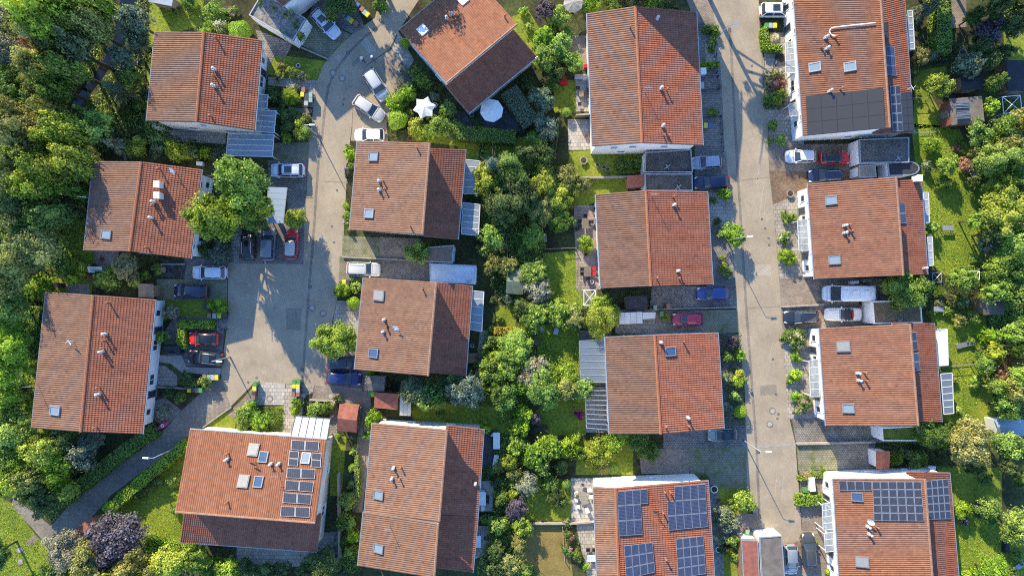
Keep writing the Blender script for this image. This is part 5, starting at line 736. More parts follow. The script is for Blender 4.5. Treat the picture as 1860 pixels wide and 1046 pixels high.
def car_parts(kind):
    if kind in CARM: return CARM[kind]
    L, W, H, hb, te, wr, tr = CT[kind]; zb = 0.95 if kind != 'suv' else 1.05; zb = 1.15 if kind == 'van' else zb; zh = zb - 0.1; x0, x1 = -L / 2, L / 2; out = []
    st = [(x0, 0.70, 0.62), (x0 + 0.06, 0.84, zb - 0.12), (x0 + 0.3, 0.94, zb - 0.02), (x0 + 0.9, 1.0, zb), (0, 1.0, zb), (x1 - hb * L, 1.0, zb), (x1 - hb * L * 0.5, 0.985, zh), (x1 - 0.45, 0.94, zh - 0.07), (x1 - 0.16, 0.84, zh - 0.17), (x1 - 0.03, 0.68, zh - 0.3), (x1, 0.5, 0.55)]
    rings = []
    for x, k, zt in st:
        w_ = W / 2 * k; h = [(w_ * 0.9, 0.22), (w_, 0.45), (w_, zt - 0.16), (w_ * 0.94, zt - 0.03), (w_ * 0.78, zt + 0.01), (w_ * 0.4, zt + 0.03)]
        rings.append([(x, y, z) for y, z in h] + [(x, -y, z) for y, z in h[::-1]])
    mb = MB(); loft(mb, rings); out.append(('body', mb.mesh('body', M['paint'], True), 'c'))
    f0, r0 = x1 - hb * L, x0 + te * L + 0.05; f1, r1 = f0 - wr, r0 + tr; wb, wt = W / 2 * 0.93, W / 2 * 0.74
    if kind == 'van': wt = W / 2 * 0.9
    def ring(t, grow=0.0):
        z = zb - 0.03 + (H - 0.07 - zb) * t; f = f0 + (f1 - f0) * t + grow; r = r0 + (r1 - r0) * t - grow; w_ = wb + (wt - wb) * t + grow; c = 0.16
        return [(f, w_ - c * 1.6, z), (f - c, w_, z), (r + c, w_, z), (r, w_ - c * 1.3, z), (r, -w_ + c * 1.3, z), (r + c, -w_, z), (f - c, -w_, z), (f, -w_ + c * 1.6, z)]
    soft = kind == 'cabrio'
    gl = MB(); loft(gl, [ring(0), ring(0.94)]); out.append(('window_band', gl.mesh('window_band', M['glass']), None))
    rf = MB(); top = ring(1.0); cen = [(x * 0.86 + 0.14 * (f1 + r1) / 2, y * 0.8, z + 0.07) for x, y, z in top]; loft(rf, [ring(0.93, 0.012), top, cen]); out.append(('roof', rf.mesh('roof', M['felt_dark'] if soft else M['paint'], True), 'r'))
    for s in (-1, 1):
        for (xa, xb) in ((f0 - 0.1, f1 - 0.12), ((f1 + r1) / 2, (f1 + r1) / 2), (r0 + 0.1, r1 + 0.12)): pl = MB(); pl.tube((xa, s * (wb + 0.005), zb - 0.02), (xb, s * (wt + 0.012), H - 0.1), 0.045, n=5); out.append(('pillar', pl.mesh('pillar', M['paint']), 'c'))
    wr_ = 0.32 if kind not in ('suv', 'van') else 0.36
    for sx in (x1 - 0.85, x0 + 0.8):
        for s in (-1, 1):
            ty = MB(); y = s * (W / 2 - 0.12); ty.tube((sx, y - 0.11, wr_), (sx, y + 0.11, wr_), wr_, n=16); out.append(('wheel', ty.mesh('wheel', M['black'], False), None))
            rm = MB(); rm.tube((sx, y + s * 0.1, wr_), (sx, y + s * 0.122, wr_), wr_ * 0.62, n=12); out.append(('rim', rm.mesh('rim', M['steel']), 'sub'))
    for s in (-1, 1):
        hl = MB(); hl.hexa([(x1 - 0.3, s * W * 0.40 - 0.1, zh - 0.34), (x1 - 0.05, s * W * 0.36 - 0.1, zh - 0.34), (x1 - 0.05, s * W * 0.36 + 0.06, zh - 0.34), (x1 - 0.3, s * W * 0.40 + 0.06, zh - 0.34)], [(x1 - 0.42, s * W * 0.40 - 0.1, zh - 0.1), (x1 - 0.13, s * W * 0.35 - 0.1, zh - 0.16), (x1 - 0.13, s * W * 0.35 + 0.06, zh - 0.16), (x1 - 0.42, s * W * 0.40 + 0.05, zh - 0.1)]); out.append(('headlight', hl.mesh('headlight', M['lamp_white']), None))
        tl = MB(); tl.box(x0 - 0.01, s * W * 0.36 - 0.12, 0.62, x0 + 0.14, s * W * 0.36 + 0.12, zb - 0.1); out.append(('tail_light', tl.mesh('tail_light', M['lamp_red']), None))
        mi = MB(); mi.hexa([(f0 - 0.28, s * (W / 2 - 0.05), zb), (f0 - 0.12, s * (W / 2 - 0.05), zb), (f0 - 0.16, s * (W / 2 + 0.17), zb), (f0 - 0.26, s * (W / 2 + 0.17), zb)][::s], [(f0 - 0.28, s * (W / 2 - 0.05), zb + 0.15), (f0 - 0.12, s * (W / 2 - 0.05), zb + 0.13), (f0 - 0.16, s * (W / 2 + 0.17), zb + 0.13), (f0 - 0.26, s * (W / 2 + 0.17), zb + 0.14)][::s]); out.append(('mirror', mi.mesh('mirror', M['paint']), 'c'))
    bp = MB(); bp.box(x0 + 0.3, -W / 2 * 0.9, 0.2, x1 - 0.3, W / 2 * 0.9, 0.24); out.append(('underbody', bp.mesh('underbody', M['black']), None))
    ln = MB(); a = x1 - hb * L + 0.02
    for s in (-1, 1): ln.tube((a, s * W * 0.36, zb + 0.005), (x1 - 0.35, s * W * 0.3, zh - 0.01), 0.012, n=4)
    ln.tube((a + 0.03, -W * 0.34, zb + 0.025), (a + 0.03, W * 0.34, zb + 0.025), 0.02, n=4); out.append(('bonnet_seam', ln.mesh('bonnet_seam', M['black']), None))
    CARM[kind] = (out, (f1, r1, wt, H)); return CARM[kind]
EXM = {}
def car(x, y, ang, kind, col, desc, roof=None, rails=False, sunroof=False, scale=1.0, group='cars parked on the driveways'):
    """ang: photo degrees of the front, 0 = right, 90 = up"""
    p = P(x, y, 0.8); z0 = 0.045; t = thing({'van': 'camper_van', 'cabrio': 'convertible_car'}.get(kind, 'parked_car'), desc, 'camper van' if kind == 'van' else 'car', (p.x, p.y, z0), R(ang), group=group, px=(x, y), full=True); t.scale = (scale,) * 3
    parts, (f1, r1, wt, H) = car_parts(kind); last = None
    for nm, me, c in parts:
        o = link(nm, me, last if c == 'sub' else t)
        if c == 'c': o.color = (*col, 1)
        if c == 'r': o.color = (*(roof or col), 1)
        if nm == 'wheel': last = o
    ex = EXM.setdefault((kind, 'e'), {})
    if not ex:
        for s in (-1, 1): m_ = MB(); m_.tube((r1 + 0.15, s * (wt - 0.1), H + 0.06), (f1 - 0.25, s * (wt - 0.1), H + 0.06), 0.028, n=5); m_.tube((r1 + 0.2, s * (wt - 0.1), H - 0.06), (r1 + 0.2, s * (wt - 0.1), H + 0.06), 0.03, n=4); m_.tube((f1 - 0.3, s * (wt - 0.1), H - 0.06), (f1 - 0.3, s * (wt - 0.1), H + 0.06), 0.03, n=4); ex[s] = m_.mesh('roof_rail', M['steel'])
        m_ = MB(); lo = f1 - 0.35; m_.box(lo - (f1 - r1) * 0.42, -wt * 0.62, H - 0.02, lo, wt * 0.62, H + 0.018); ex['s'] = m_.mesh('sunroof', M['glass'])
        if kind == 'van':
            m_ = MB()
            for xx in (-1.6, -0.2, 1.0): m_.box(xx - 0.35, -0.35, H - 0.02, xx + 0.35, 0.35, H + 0.1)
            ex['h'] = m_.mesh('roof_hatch', M['white'])
    if rails:
        for s in (-1, 1): link('roof_rail', ex[s], t)
    if sunroof: link('sunroof', ex['s'], t)
    if kind == 'van': link('roof_hatch', ex['h'], t)
    if kind == 'cabrio':
        m_ = MB(); m_.hexa([(-1.28, -0.45, 0.98), (-1.12, -0.5, 0.98), (-1.12, 0.5, 0.98), (-1.28, 0.45, 0.98)], [(-1.2, -0.42, 1.15), (-0.96, -0.45, 1.24), (-0.96, 0.45, 1.24), (-1.2, 0.42, 1.15)]); m_.obj('rear_window', M['lamp_red'], t)
    return t
SIL, WHI, BLK, NAVY, DGR, RED = (0.45, 0.47, 0.5), (0.78, 0.79, 0.8), (0.012, 0.012, 0.015), (0.015, 0.025, 0.085), (0.09, 0.1, 0.11), (0.55, 0.025, 0.035)
car(591, 43, -46, 'wagon', (0.55, 0.6, 0.68), 'pale silver estate car with dark sunroof beside overgrown garage', sunroof=True, rails=True)
car(684, 155, -57, 'suv', SIL, 'silver car with white rear and red tail lights nearest the two walkers', rails=True); car(670, 197, -34, 'wagon', (0.5, 0.49, 0.47), 'beige-silver car at a slant below the other silver car')
car(671, 246, 180, 'hatch', WHI, 'white hatchback parked against the roof edge by curved road'); car(522, 310, 180, 'suv', (0.55, 0.6, 0.66), 'pale silver off-road car right of two big trees', sunroof=True, rails=True)
car(451, 441, 90, 'wagon', BLK, 'black estate in deep shade, leftmost of three cars under trees', rails=True); car(487, 443, 88, 'suv', (0.16, 0.18, 0.2), 'dark grey car in the middle of three under trees'); car(529, 444, 88, 'hatch', RED, 'red hatchback with pale grey roof, rightmost of three under trees', roof=(0.45, 0.43, 0.4))
car(380, 495, 180, 'wagon', (0.62, 0.64, 0.68), 'silver-white car left of the shaded square'); car(346, 529, 178, 'suv', (0.02, 0.025, 0.06), 'dark blue car in shade, directly below silver-white car'); car(369, 615, 178, 'hatch', RED, 'crimson hatchback with black roof inside hedge corner', roof=BLK); car(372, 650, 174, 'wagon', BLK, 'black estate car next to the crimson hatchback with black roof', rails=True, sunroof=True)
car(660, 489, -2, 'suv', (0.5, 0.5, 0.49), 'silver estate car with roof rails on grass-grid driveway', rails=True); car(625, 658, 0, 'suv', (0.03, 0.04, 0.06), 'dark car half hidden under the yellow-green street tree'); car(624, 687, -3, 'wagon', (0.02, 0.03, 0.12), 'dark blue estate car beside small grey shed')
car(1284, 295, 184, 'hatch', (0.3, 0.33, 0.42), 'lilac-grey compact car beside upper gravel-roofed garage'); car(1293, 331, 183, 'wagon', (0.015, 0.02, 0.06), 'navy car half hidden behind a bright shrub'); car(1295, 533, 182, 'hatch', (0.03, 0.06, 0.22), 'blue hatchback parked below the house with furnished patios', scale=1.05); car(1250, 580, 181, 'hatch', (0.33, 0.02, 0.06), 'crimson car on driveway between two central houses', scale=1.02)
car(1313, 790, 181, 'hatch', (0.22, 0.29, 0.25), 'pale green small car with dark roof', roof=BLK, scale=0.96, sunroof=True); car(1411, 19, 0, 'suv', WHI, 'white car with dark sunroof at the top of the right street', sunroof=True); car(1455, 284, 181, 'hatch', (0.62, 0.64, 0.66), 'silver-white hatchback left of red car'); car(1517, 287, 0, 'hatch', (0.6, 0.02, 0.035), 'bright red car with black roof', roof=BLK, scale=0.98)
car(1501, 320, 181, 'wagon', (0.015, 0.02, 0.05), 'dark navy estate half under a roof edge', rails=True); car(1538, 533, 180, 'van', (0.74, 0.76, 0.78), 'white camper van with roof hatches', scale=1.04); car(1456, 576, 181, 'wagon', (0.02, 0.025, 0.04), 'black-blue estate in front of the white convertible', rails=True); car(1532, 571, 180, 'cabrio', (0.72, 0.7, 0.66), 'white classic convertible with dark soft top')
car(1437, 1016, -88, 'hatch', (0.2, 0.235, 0.27), 'light grey-blue car next to the flat garages at the bottom'); car(1470, 1000, 94, 'wagon', (0.05, 0.055, 0.06), 'dark grey estate with pale windscreen at the bottom', rails=True)
def torus_wheel(t, x, z, r, nm='wheel', y=0.0, w_=0.05):
    mb = MB(); n = 16
    for i in range(n):
        a, b = 6.28318 * i / n, 6.28318 * (i + 1) / n; mb.tube((x + r * math.cos(a), y, z + r * math.sin(a)), (x + r * math.cos(b), y, z + r * math.sin(b)), w_, n=5)
    wh = mb.obj(nm, M['black'], t); sp = MB()
    for i in range(5): a = 3.14159 * i / 5; sp.tube((x - r * math.cos(a), y, z - r * math.sin(a)), (x + r * math.cos(a), y, z + r * math.sin(a)), 0.008, n=4)
    sp.obj('spokes', M['steel'], wh)
def bike(x, y, ang, desc, motor=False):
    p = P(x, y, 0.6); t = thing('motorcycle' if motor else 'bicycle', desc, 'motorcycle' if motor else 'bicycle', (p.x, p.y, 0.045), R(ang), px=(x, y)); r = 0.3 if motor else 0.33; hb = 0.72 if motor else 0.53; torus_wheel(t, hb, r, r - 0.03, w_=0.06 if motor else 0.025); torus_wheel(t, -hb, r, r - 0.03, w_=0.07 if motor else 0.025)
    f = MB()
    for a, b in (((-hb, 0, r), (-0.05, 0, 0.35)), ((-0.05, 0, 0.35), (0.35, 0, 0.8)), ((-0.2, 0, 0.8), (0.35, 0, 0.8)), ((-0.05, 0, 0.35), (-0.2, 0, 0.85)), ((hb, 0, r), (0.36, 0, 0.95)), ((-hb, 0, r), (-0.2, 0, 0.8))): f.tube(a, b, 0.04 if motor else 0.02, n=6)
    f.obj('frame', M['dark'] if motor else M['zinc'], t); h = MB(); h.tube((0.34, -0.36 if motor else -0.28, 1.0), (0.36, 0, 0.98), 0.018, n=5); h.tube((0.34, 0.36 if motor else 0.28, 1.0), (0.36, 0, 0.98), 0.018, n=5); h.obj('handlebar', M['steel'], t)
    s = MB(); s.hexa([(-0.62 if motor else -0.34, -0.1, 0.8), (-0.02, -0.05, 0.8), (-0.02, 0.05, 0.8), (-0.62 if motor else -0.34, 0.1, 0.8)], [(-0.62 if motor else -0.34, -0.13, 0.9), (-0.02, -0.06, 0.9), (-0.02, 0.06, 0.9), (-0.62 if motor else -0.34, 0.13, 0.9)]); s.obj('saddle', M['black'], t)
    if motor:
        m_ = MB(); m_.lathe([(0.05, 0.8), (0.19, 0.86), (0.2, 0.98), (0.08, 1.06)], (0.15, 0), 10); o = m_.obj('tank', M['paint'], t, smooth=True); o.color = (0.05, 0.06, 0.09, 1); m_ = MB(); m_.box(-0.2, -0.2, 0.3, 0.3, 0.2, 0.72); m_.obj('engine', M['grey'], t); m_ = MB(); m_.tube((0.1, 0.2, 0.3), (-0.7, 0.22, 0.4), 0.05, n=7); m_.obj('exhaust', M['steel'], t)
    return t
bike(629, 310, 85, 'dark motorcycle parked on the road edge', True); bike(402, 597, 176, 'silver bicycle beside the hedge end'); bike(1408, 118, 70, 'dark bicycle on front paving'); bike(636, 795, 20, 'bicycle leaning below reddish gabled shed')

# ------------------------------------------------------------------ street furniture
BINB, BINL, BINW = MB(), MB(), MB()
BINB.hexa([(-0.22, -0.25, 0.12), (0.22, -0.25, 0.12), (0.22, 0.22, 0.12), (-0.22, 0.22, 0.12)], [(-0.28, -0.34, 0.98), (0.28, -0.34, 0.98), (0.28, 0.32, 0.98), (-0.28, 0.32, 0.98)]); BINL.hexa([(-0.3, -0.37, 0.984), (0.3, -0.37, 0.984), (0.3, 0.36, 0.984), (-0.3, 0.36, 0.984)], [(-0.24, -0.3, 1.08), (0.24, -0.3, 1.08), (0.26, 0.33, 1.1), (-0.26, 0.33, 1.1)]); BINL.tube((-0.22, 0.4, 1.0), (0.22, 0.4, 1.0), 0.025, n=6)
for s in (-1, 1): BINW.tube((s * 0.2, 0.26, 0.1), (s * 0.28, 0.26, 0.1), 0.1, n=10)
BINB, BINL, BINW = BINB.mesh('bin_body', M['plastic']), BINL.mesh('lid', M['plastic'], False), BINW.mesh('wheels', M['black'])
BC = dict(y=((0.62, 0.55, 0.03), 'yellow'), g=((0.08, 0.24, 0.07), 'green'), k=((0.05, 0.055, 0.06), 'black'), r=((0.25, 0.13, 0.09), 'brown'), b=((0.06, 0.12, 0.3), 'blue'), l=((0.25, 0.36, 0.3), 'pale green'), s=((0.35, 0.38, 0.42), 'grey'))
for it in '''649 10 b -40;657 17 r -40;662 23 l -40;667 27 y -40;628 30 b -40;633 34 l -40;638 38 y -40;645 42 r -40;551 164 r 0;549 172 y 0;557 175 k 0;564 173 l 0;564 182 l 0;556 182 k 0;556 188 s 0;380 574 r 0;389 574 l 0;398 573 y 0;407 573 k 0;371 685 r 0;379 686 l 0;386 686 s 0;393 686 y 0;343 708 y 0;350 708 k 0;357 709 r 0;364 709 g 0;463 698 g 0;462 706 y 0;461 714 k 0;460 722 r 0;534 694 g 0;542 694 g 0;534 702 y 0;541 702 y 0;534 709 k 0;541 709 s 0;533 716 r 0;541 716 r 0;664 714 r 0;671 714 g 0;677 716 y 0;625 513 y 0;632 513 k 0;1190 559 l 0;1214 556 r 10;1202 570 g 0;1282 228 y 0;1290 228 b 0;1393 47 g 0;1400 47 s 0;1408 47 y 0;1463 890 g 0;1358 967 l 0;1357 973 g 0;1364 971 k 0;1570 552 l 0;458 729 g 30'''.split(';'):
    x, y, c, a = it.split(); p = P(float(x), float(y), 1.0); t = thing('wheelie_bin', f'{BC[c][1]} lidded wheelie bin', 'wheelie bin', (p.x, p.y, 0.046), R(float(a)), group='wheelie bins', px=(float(x), float(y))); t.scale = (0.92,) * 3
    o = link('bin_body', BINB, t); o.color = (*(BC[c][0] if c in 'gbr' else (0.06, 0.065, 0.07)), 1); o = link('lid', BINL, t); o.color = (*BC[c][0], 1); link('wheels', BINW, t)
def lamp(bx, by, ang, h, desc, arm=1.1):
    p = P(bx, by); t = thing('street_lamp', desc, 'street lamp', (p.x, p.y, 0.0), R(ang), group='street lamps', px=(bx, by), full=True)
    m_ = MB(); m_.lathe([(0.11, 0), (0.11, 0.9), (0.07, 0.95), (0.045, h)], (0, 0), 10); m_.obj('pole', M['zinc'], t, smooth=True); m_ = MB(); m_.tube((0, 0, h - 0.05), (arm * 0.6, 0, h + 0.12), 0.035, n=6); m_.obj('arm', M['zinc'], t)
    m_ = MB(); a = arm * 0.55; m_.hexa([(a, -0.12, h + 0.06), (a + 0.75, -0.09, h + 0.1), (a + 0.75, 0.09, h + 0.1), (a, 0.12, h + 0.06)], [(a, -0.1, h + 0.2), (a + 0.72, -0.07, h + 0.19), (a + 0.72, 0.07, h + 0.19), (a, 0.1, h + 0.2)]); m_.obj('lamp_head', M['white'], t)
lamp(1297, 78, 10, 5.8, 'curved street lamp beside the longest central house'); lamp(1320, 437, 5, 6.2, 'street lamp rising out of the bright tree on right street'); lamp(1350, 799, 0, 6.4, 'street lamp by the grass-grid driveway of right street'); lamp(577, 246, 0, 5.8, 'street lamp beside yellow-green ball shrub on left road'); lamp(320, 812, 178, 5.8, 'street lamp over the shaded lane'); lamp(418, 648, 0, 5.6, 'street lamp at left side of the square')
RING, PLATE = MB(), MB(); n = 24
RING.add([(r * math.cos(6.28318 * i / n), r * math.sin(6.28318 * i / n), z) for r, z in ((0.46, 0.0), (0.46, 0.018), (0.31, 0.018), (0.31, 0.0)) for i in range(n)], [(j * n + i, j * n + (i + 1) % n, (j + 1) * n + (i + 1) % n, (j + 1) * n + i) for j in range(3) for i in range(n)]); PLATE.lathe([(0.305, 0.0), (0.305, 0.012), (0.1, 0.013)], (0, 0), n)
for k in range(4):
    a = 0.78 + 1.57 * k; PLATE.box(0.2 * math.cos(a) - 0.03, 0.2 * math.sin(a) - 0.03, 0.0125, 0.2 * math.cos(a) + 0.03, 0.2 * math.sin(a) + 0.03, 0.02)
RING, PLATE = RING.mesh('ring', M['gutter_strip']), PLATE.mesh('cover_plate', M['concrete'])
for x, y in [(605, 133), (622, 143), (567, 559), (587, 569), (490, 724), (551, 718), (601, 719), (1403, 746), (1398, 770), (36, 998), (37, 1019), (1417, 128)]:
    p = P(x, y); t = thing('manhole_cover', 'round manhole cover with dark ring', 'manhole cover', (p.x, p.y, 0.046 if y > 700 and x < 700 else 0.02), group='manhole covers', px=(x, y)); link('ring', RING, t); link('cover_plate', PLATE, t)
for x, y in [(1390, 415), (1396, 433), (1397, 445), (1412, 760), (1414, 752), (466, 686), (451, 694), (603, 411), (607, 440), (581, 683), (1384, 398), (1410, 716), (1404, 652), (1366, 120), (1365, 132), (625, 181), (623, 190), (612, 346)]:
    p = P(x, y); t = thing('valve_cover', 'small dark valve cover', 'valve cover', (p.x, p.y, 0.018), group='valve covers', px=(x, y)); m_ = MB(); m_.lathe([(0.15, 0), (0.15, 0.008), (0.11, 0.009)], (0, 0), 12); m_.obj('rim', M['dark'], t); m_ = MB(); m_.lathe([(0.1, 0.0092), (0.1, 0.012), (0.02, 0.012)], (0, 0), 10); m_.obj('cap', M['grey'], t)
def grate(x, y):
    p = P(x, y); t = thing('drain_grate', 'small dark square drain grate in the gutter', 'drain grate', (p.x, p.y, 0.022), group='drain grates', px=(x, y)); m_ = MB(); m_.box(-0.22, -0.22, 0, 0.22, 0.22, 0.01); m_.obj('frame', M['dark'], t)
    for i in range(4): m_ = MB(); m_.box(-0.18, -0.18 + i * 0.1, 0.0102, 0.18, -0.12 + i * 0.1, 0.016); m_.obj('slat', M['grey'], t)
for q in [(632, 97), (563, 521), (549, 670), (1325, 56), (1377, 820)]: grate(*q)
# ------------------------------------------------------------------ garden walls, fences, railings
def wall(pts, h, th, m, desc, name='garden_wall', cat='wall', z=0.0):
    q = [P(*p, h) for p in pts]; c = Vector((q[0].x, q[0].y, 0)); t = None; mb = MB(); t = thing(name, desc, cat, c, px=((pts[0][0] + pts[-1][0]) / 2, (pts[0][1] + pts[-1][1]) / 2))
    for a, b in zip(q, q[1:]):
        d = (b - a); d.z = 0; L = d.length; d.normalize(); n_ = Vector((-d.y, d.x, 0)) * th / 2; b4 = [a - n_, b - n_, b + n_, a + n_]
        m_ = MB(); m_.hexa([Vector((p.x, p.y, 0)) for p in b4], [Vector((p.x, p.y, h)) for p in b4]); m_.obj('wall_body', M[m], t, org=c)
        b4 = [p + (p - (a + b) / 2).normalized() * 0.0 + (n_ * 0.35 if i > 1 else -n_ * 0.35) for i, p in enumerate(b4)]; m_ = MB(); m_.hexa([Vector((p.x, p.y, h + 0.003)) for p in b4], [Vector((p.x, p.y, h + 0.05)) for p in b4]); m_.obj('coping', M['edging'], t, org=c)
def fence(pts, h, m, desc, step=1.8, rails=2):
    q = [P(*p, h) for p in pts]; c = Vector((q[0].x, q[0].y, 0)); t = thing('fence', desc, 'fence', c, px=((pts[0][0] + pts[-1][0]) / 2, (pts[0][1] + pts[-1][1]) / 2))
    for a, b in zip(q, q[1:]):
        k = max(1, int((b - a).length / step)); d = (b - a).normalized()
        for i in range(k + 1): p = a.lerp(b, i / k); m_ = MB(); m_.box(p.x - 0.04, p.y - 0.04, 0, p.x + 0.04, p.y + 0.04, h + 0.04); m_.obj('post', M[m], t, org=c)
        for i in range(k):
            s, e = a.lerp(b, i / k) + d * 0.05, a.lerp(b, (i + 1) / k) - d * 0.05
            for r in range(rails): z = h * (0.25 + 0.65 * r / max(1, rails - 1)); m_ = MB(); m_.tube((s.x, s.y, z), (e.x, e.y, z), 0.035, n=4); m_.obj('rail', M[m], t, org=c)
for a in [([(1420, 557), (1497, 553)], 0.35, 0.18, 'concrete', 'low concrete wall between camper van and black-blue estate'), ([(1448, 806), (1590, 803)], 0.5, 0.2, 'concrete', 'low pale wall below planted-roof garage'), ([(1180, 562), (1337, 558)], 0.3, 0.12, 'edging', 'low edging wall between blue hatchback and crimson car'), ([(532, 80), (596, 108)], 0.3, 0.15, 'edging', 'low edging wall below the pale silver estate'), ([(562, 726), (612, 729)], 0.5, 0.15, 'edging', 'low wall along the shrub bed by red shed'),
          ([(368, 776), (420, 739)], 0.25, 0.12, 'edging', 'low kerb wall along the lane lawn'), ([(622, 467), (690, 470), (782, 475)], 0.3, 0.12, 'edging', 'low edging wall above the silver estate with rails'), ([(1040, 323), (1138, 321)], 0.8, 0.18, 'concrete', 'tan garden wall left of small red-roofed shed'), ([(968, 951), (1036, 951), (1086, 947)], 0.7, 0.15, 'edging', 'grey garden wall above the dry lawn'), ([(280, 480), (336, 480)], 0.4, 0.12, 'edging', 'low pale wall above dark blue car'), ([(1060, 140), (1075, 138)], 1.6, 0.15, 'render', 'white privacy wall on upper patio'), ([(1046, 209), (1076, 207)], 1.6, 0.15, 'wood', 'wooden privacy wall between patios'),
          ([(270, 702), (345, 706)], 0.35, 0.15, 'edging', 'dark edging wall below the blue-grey patio'), ([(614, 860), (616, 1015), (590, 1024)], 0.9, 0.2, 'concrete', 'pale wall round the corner patio')]: wall(*a)
for a in [([(1262, 45), (1296, 45)], 1.1, 'dark', 'black metal railing at upper street lamp'), ([(1300, 70), (1304, 130)], 1.0, 'dark', 'black railing along the front gardens, upper'), ([(1270, 138), (1306, 137), (1308, 160), (1270, 163)], 1.0, 'dark', 'square black railing enclosure'), ([(1276, 212), (1311, 210), (1315, 275)], 1.0, 'dark', 'black railing along the dark driveway'), ([(1640, 178), (1690, 178)], 1.2, 'wood_grey', 'wooden garden fence beside the top right house'), ([(1695, 668), (1770, 662)], 1.0, 'wood_grey', 'thin garden fence across right lawn'), ([(1655, 240), (1700, 240)], 1.0, 'zinc', 'short metal fence below grey solar panels'), ([(990, 452), (1045, 450)], 1.0, 'wood_grey', 'fence across the central lawn'), ([(655, 740), (640, 905)], 1.2, 'wood_grey', 'fence along the narrow path by red shed'), ([(1022, 958), (1026, 1020)], 0.9, 'wood_grey', 'fence beside the flower bed of dry lawn'), ([(32, 640), (26, 720), (34, 800)], 1.2, 'wood_grey', 'fence along the forest path at left edge'), ([(920, 430), (925, 540)], 1.4, 'wood_grey', 'fence near mossy green-roofed shed'), ([(1040, 300), (1000, 330)], 1.0, 'wood_grey', 'short fence under olive trees')]: fence(*a)
for q in ([(1212, 303), (1222, 297), 2.9], [(1232, 340), (1245, 332), 2.9], [(1632, 288), (1640, 277), 3.0], [(1634, 584), (1640, 578), 3.0], [(850, 512), (858, 506), 2.7]):    # white cross-shaped roof vents on the garages
    p = P(q[0][0], q[0][1], q[2]); t = thing('roof_anchor', 'pale cross-shaped anchor on garage roof', 'roof anchor', (p.x, p.y, q[2] - 0.12), R(35), px=q[0])
    for dx, dy, nm in ((0.5, 0, 'long_bar'), (0, 0.35, 'cross_bar')): m_ = MB(); m_.box(-max(dx, 0.05), -max(dy, 0.05), 0.0 if dx else 0.102, max(dx, 0.05), max(dy, 0.05), 0.1 if dx else 0.2); m_.obj(nm, M['zinc'], t)
# ------------------------------------------------------------------ garden furniture
def parasol(x, y, r, n, m, desc, scal=0.0, h=2.4):
    p = P(x, y, h); t = thing('parasol', desc, 'parasol', (p.x, p.y, 0.04), R(12), px=(x, y), full=True); mb = MB(); vs_ = [(0, 0, h + 0.35)]; k = n * 2
    for q, z in ((0.5, h + 0.16), (1.0, h - 0.06)): vs_ += [(r * q * (1 - (scal if i % 2 else 0)) * math.cos(6.28318 * i / k), r * q * (1 - (scal if i % 2 else 0)) * math.sin(6.28318 * i / k), z - (0.05 if i % 2 else 0) * q) for i in range(k)]
    mb.add(vs_, [(0, 1 + i, 1 + (i + 1) % k) for i in range(k)] + [(1 + i, 1 + k + i, 1 + k + (i + 1) % k, 1 + (i + 1) % k) for i in range(k)]); mb.obj('canopy', M[m], t)
    m_ = MB(); m_.tube((0, 0, 0), (0, 0, h + 0.42), 0.03, n=8); m_.obj('pole', M['zinc'], t); m_ = MB(); m_.lathe([(0.3, 0), (0.3, 0.08), (0.05, 0.12)], (0, 0), 12); m_.obj('base', M['concrete'], t)
    for i in range(n): a = 6.28318 * i / n; m_ = MB(); m_.tube((0, 0, h + 0.28), (r * math.cos(a) * 0.97, r * math.sin(a) * 0.97, h - 0.09), 0.012, n=4); m_.obj('rib', M['zinc'], t)
parasol(771, 196, 1.55, 6, 'fabric', 'star-shaped white parasol left of the diagonal house', 0.3); parasol(893, 201, 1.55, 8, 'fabric', 'octagonal parasol in blue shade below the diagonal house', 0.06); parasol(1041, 6, 1.3, 8, 'edging', 'pale parasol cut by the top edge', 0.06)
def tablem(x, y, lx, ly, ang, m='wood_grey', desc='garden table'):
    p = P(x, y, 0.72); t = thing('garden_table', desc, 'table', (p.x, p.y, 0.046), R(ang), px=(x, y)); m_ = MB(); m_.box(-lx / 2, -ly / 2, 0.7, lx / 2, ly / 2, 0.74); m_.obj('tabletop', M[m], t)
    for sx in (-1, 1):
        for sy in (-1, 1): m_ = MB(); m_.box(sx * (lx / 2 - 0.08) - 0.03, sy * (ly / 2 - 0.08) - 0.03, 0, sx * (lx / 2 - 0.08) + 0.03, sy * (ly / 2 - 0.08) + 0.03, 0.7); m_.obj('leg', M['dark'], t)
CH = {}
def chair(x, y, ang, m='dark', desc='garden chair'):
    if not CH:
        s = MB(); s.box(-0.24, -0.24, 0.42, 0.24, 0.24, 0.47); b = MB(); b.hexa([(-0.24, 0.2, 0.475), (0.24, 0.2, 0.475), (0.24, 0.24, 0.475), (-0.24, 0.24, 0.475)], [(-0.23, 0.3, 0.92), (0.23, 0.3, 0.92), (0.23, 0.34, 0.92), (-0.23, 0.34, 0.92)]); CH['s'], CH['b'] = s, b
        CH['l'] = [MB().tube((sx * 0.2, sy * 0.2, 0), (sx * 0.2, sy * 0.2, 0.42), 0.02, n=5).mesh('leg', M['dark']) for sx in (-1, 1) for sy in (-1, 1)]
    p = P(x, y, 0.5); t = thing('garden_chair', desc, 'chair', (p.x, p.y, 0.046), R(ang), px=(x, y), group='garden chairs')
    if (m, 's') not in CH: CH[m, 's'] = CH['s'].mesh('seat', M[m]); CH[m, 'b'] = CH['b'].mesh('backrest', M[m])
    link('seat', CH[m, 's'], t); link('backrest', CH[m, 'b'], t)
    for l in CH['l']: link('leg', l, t)
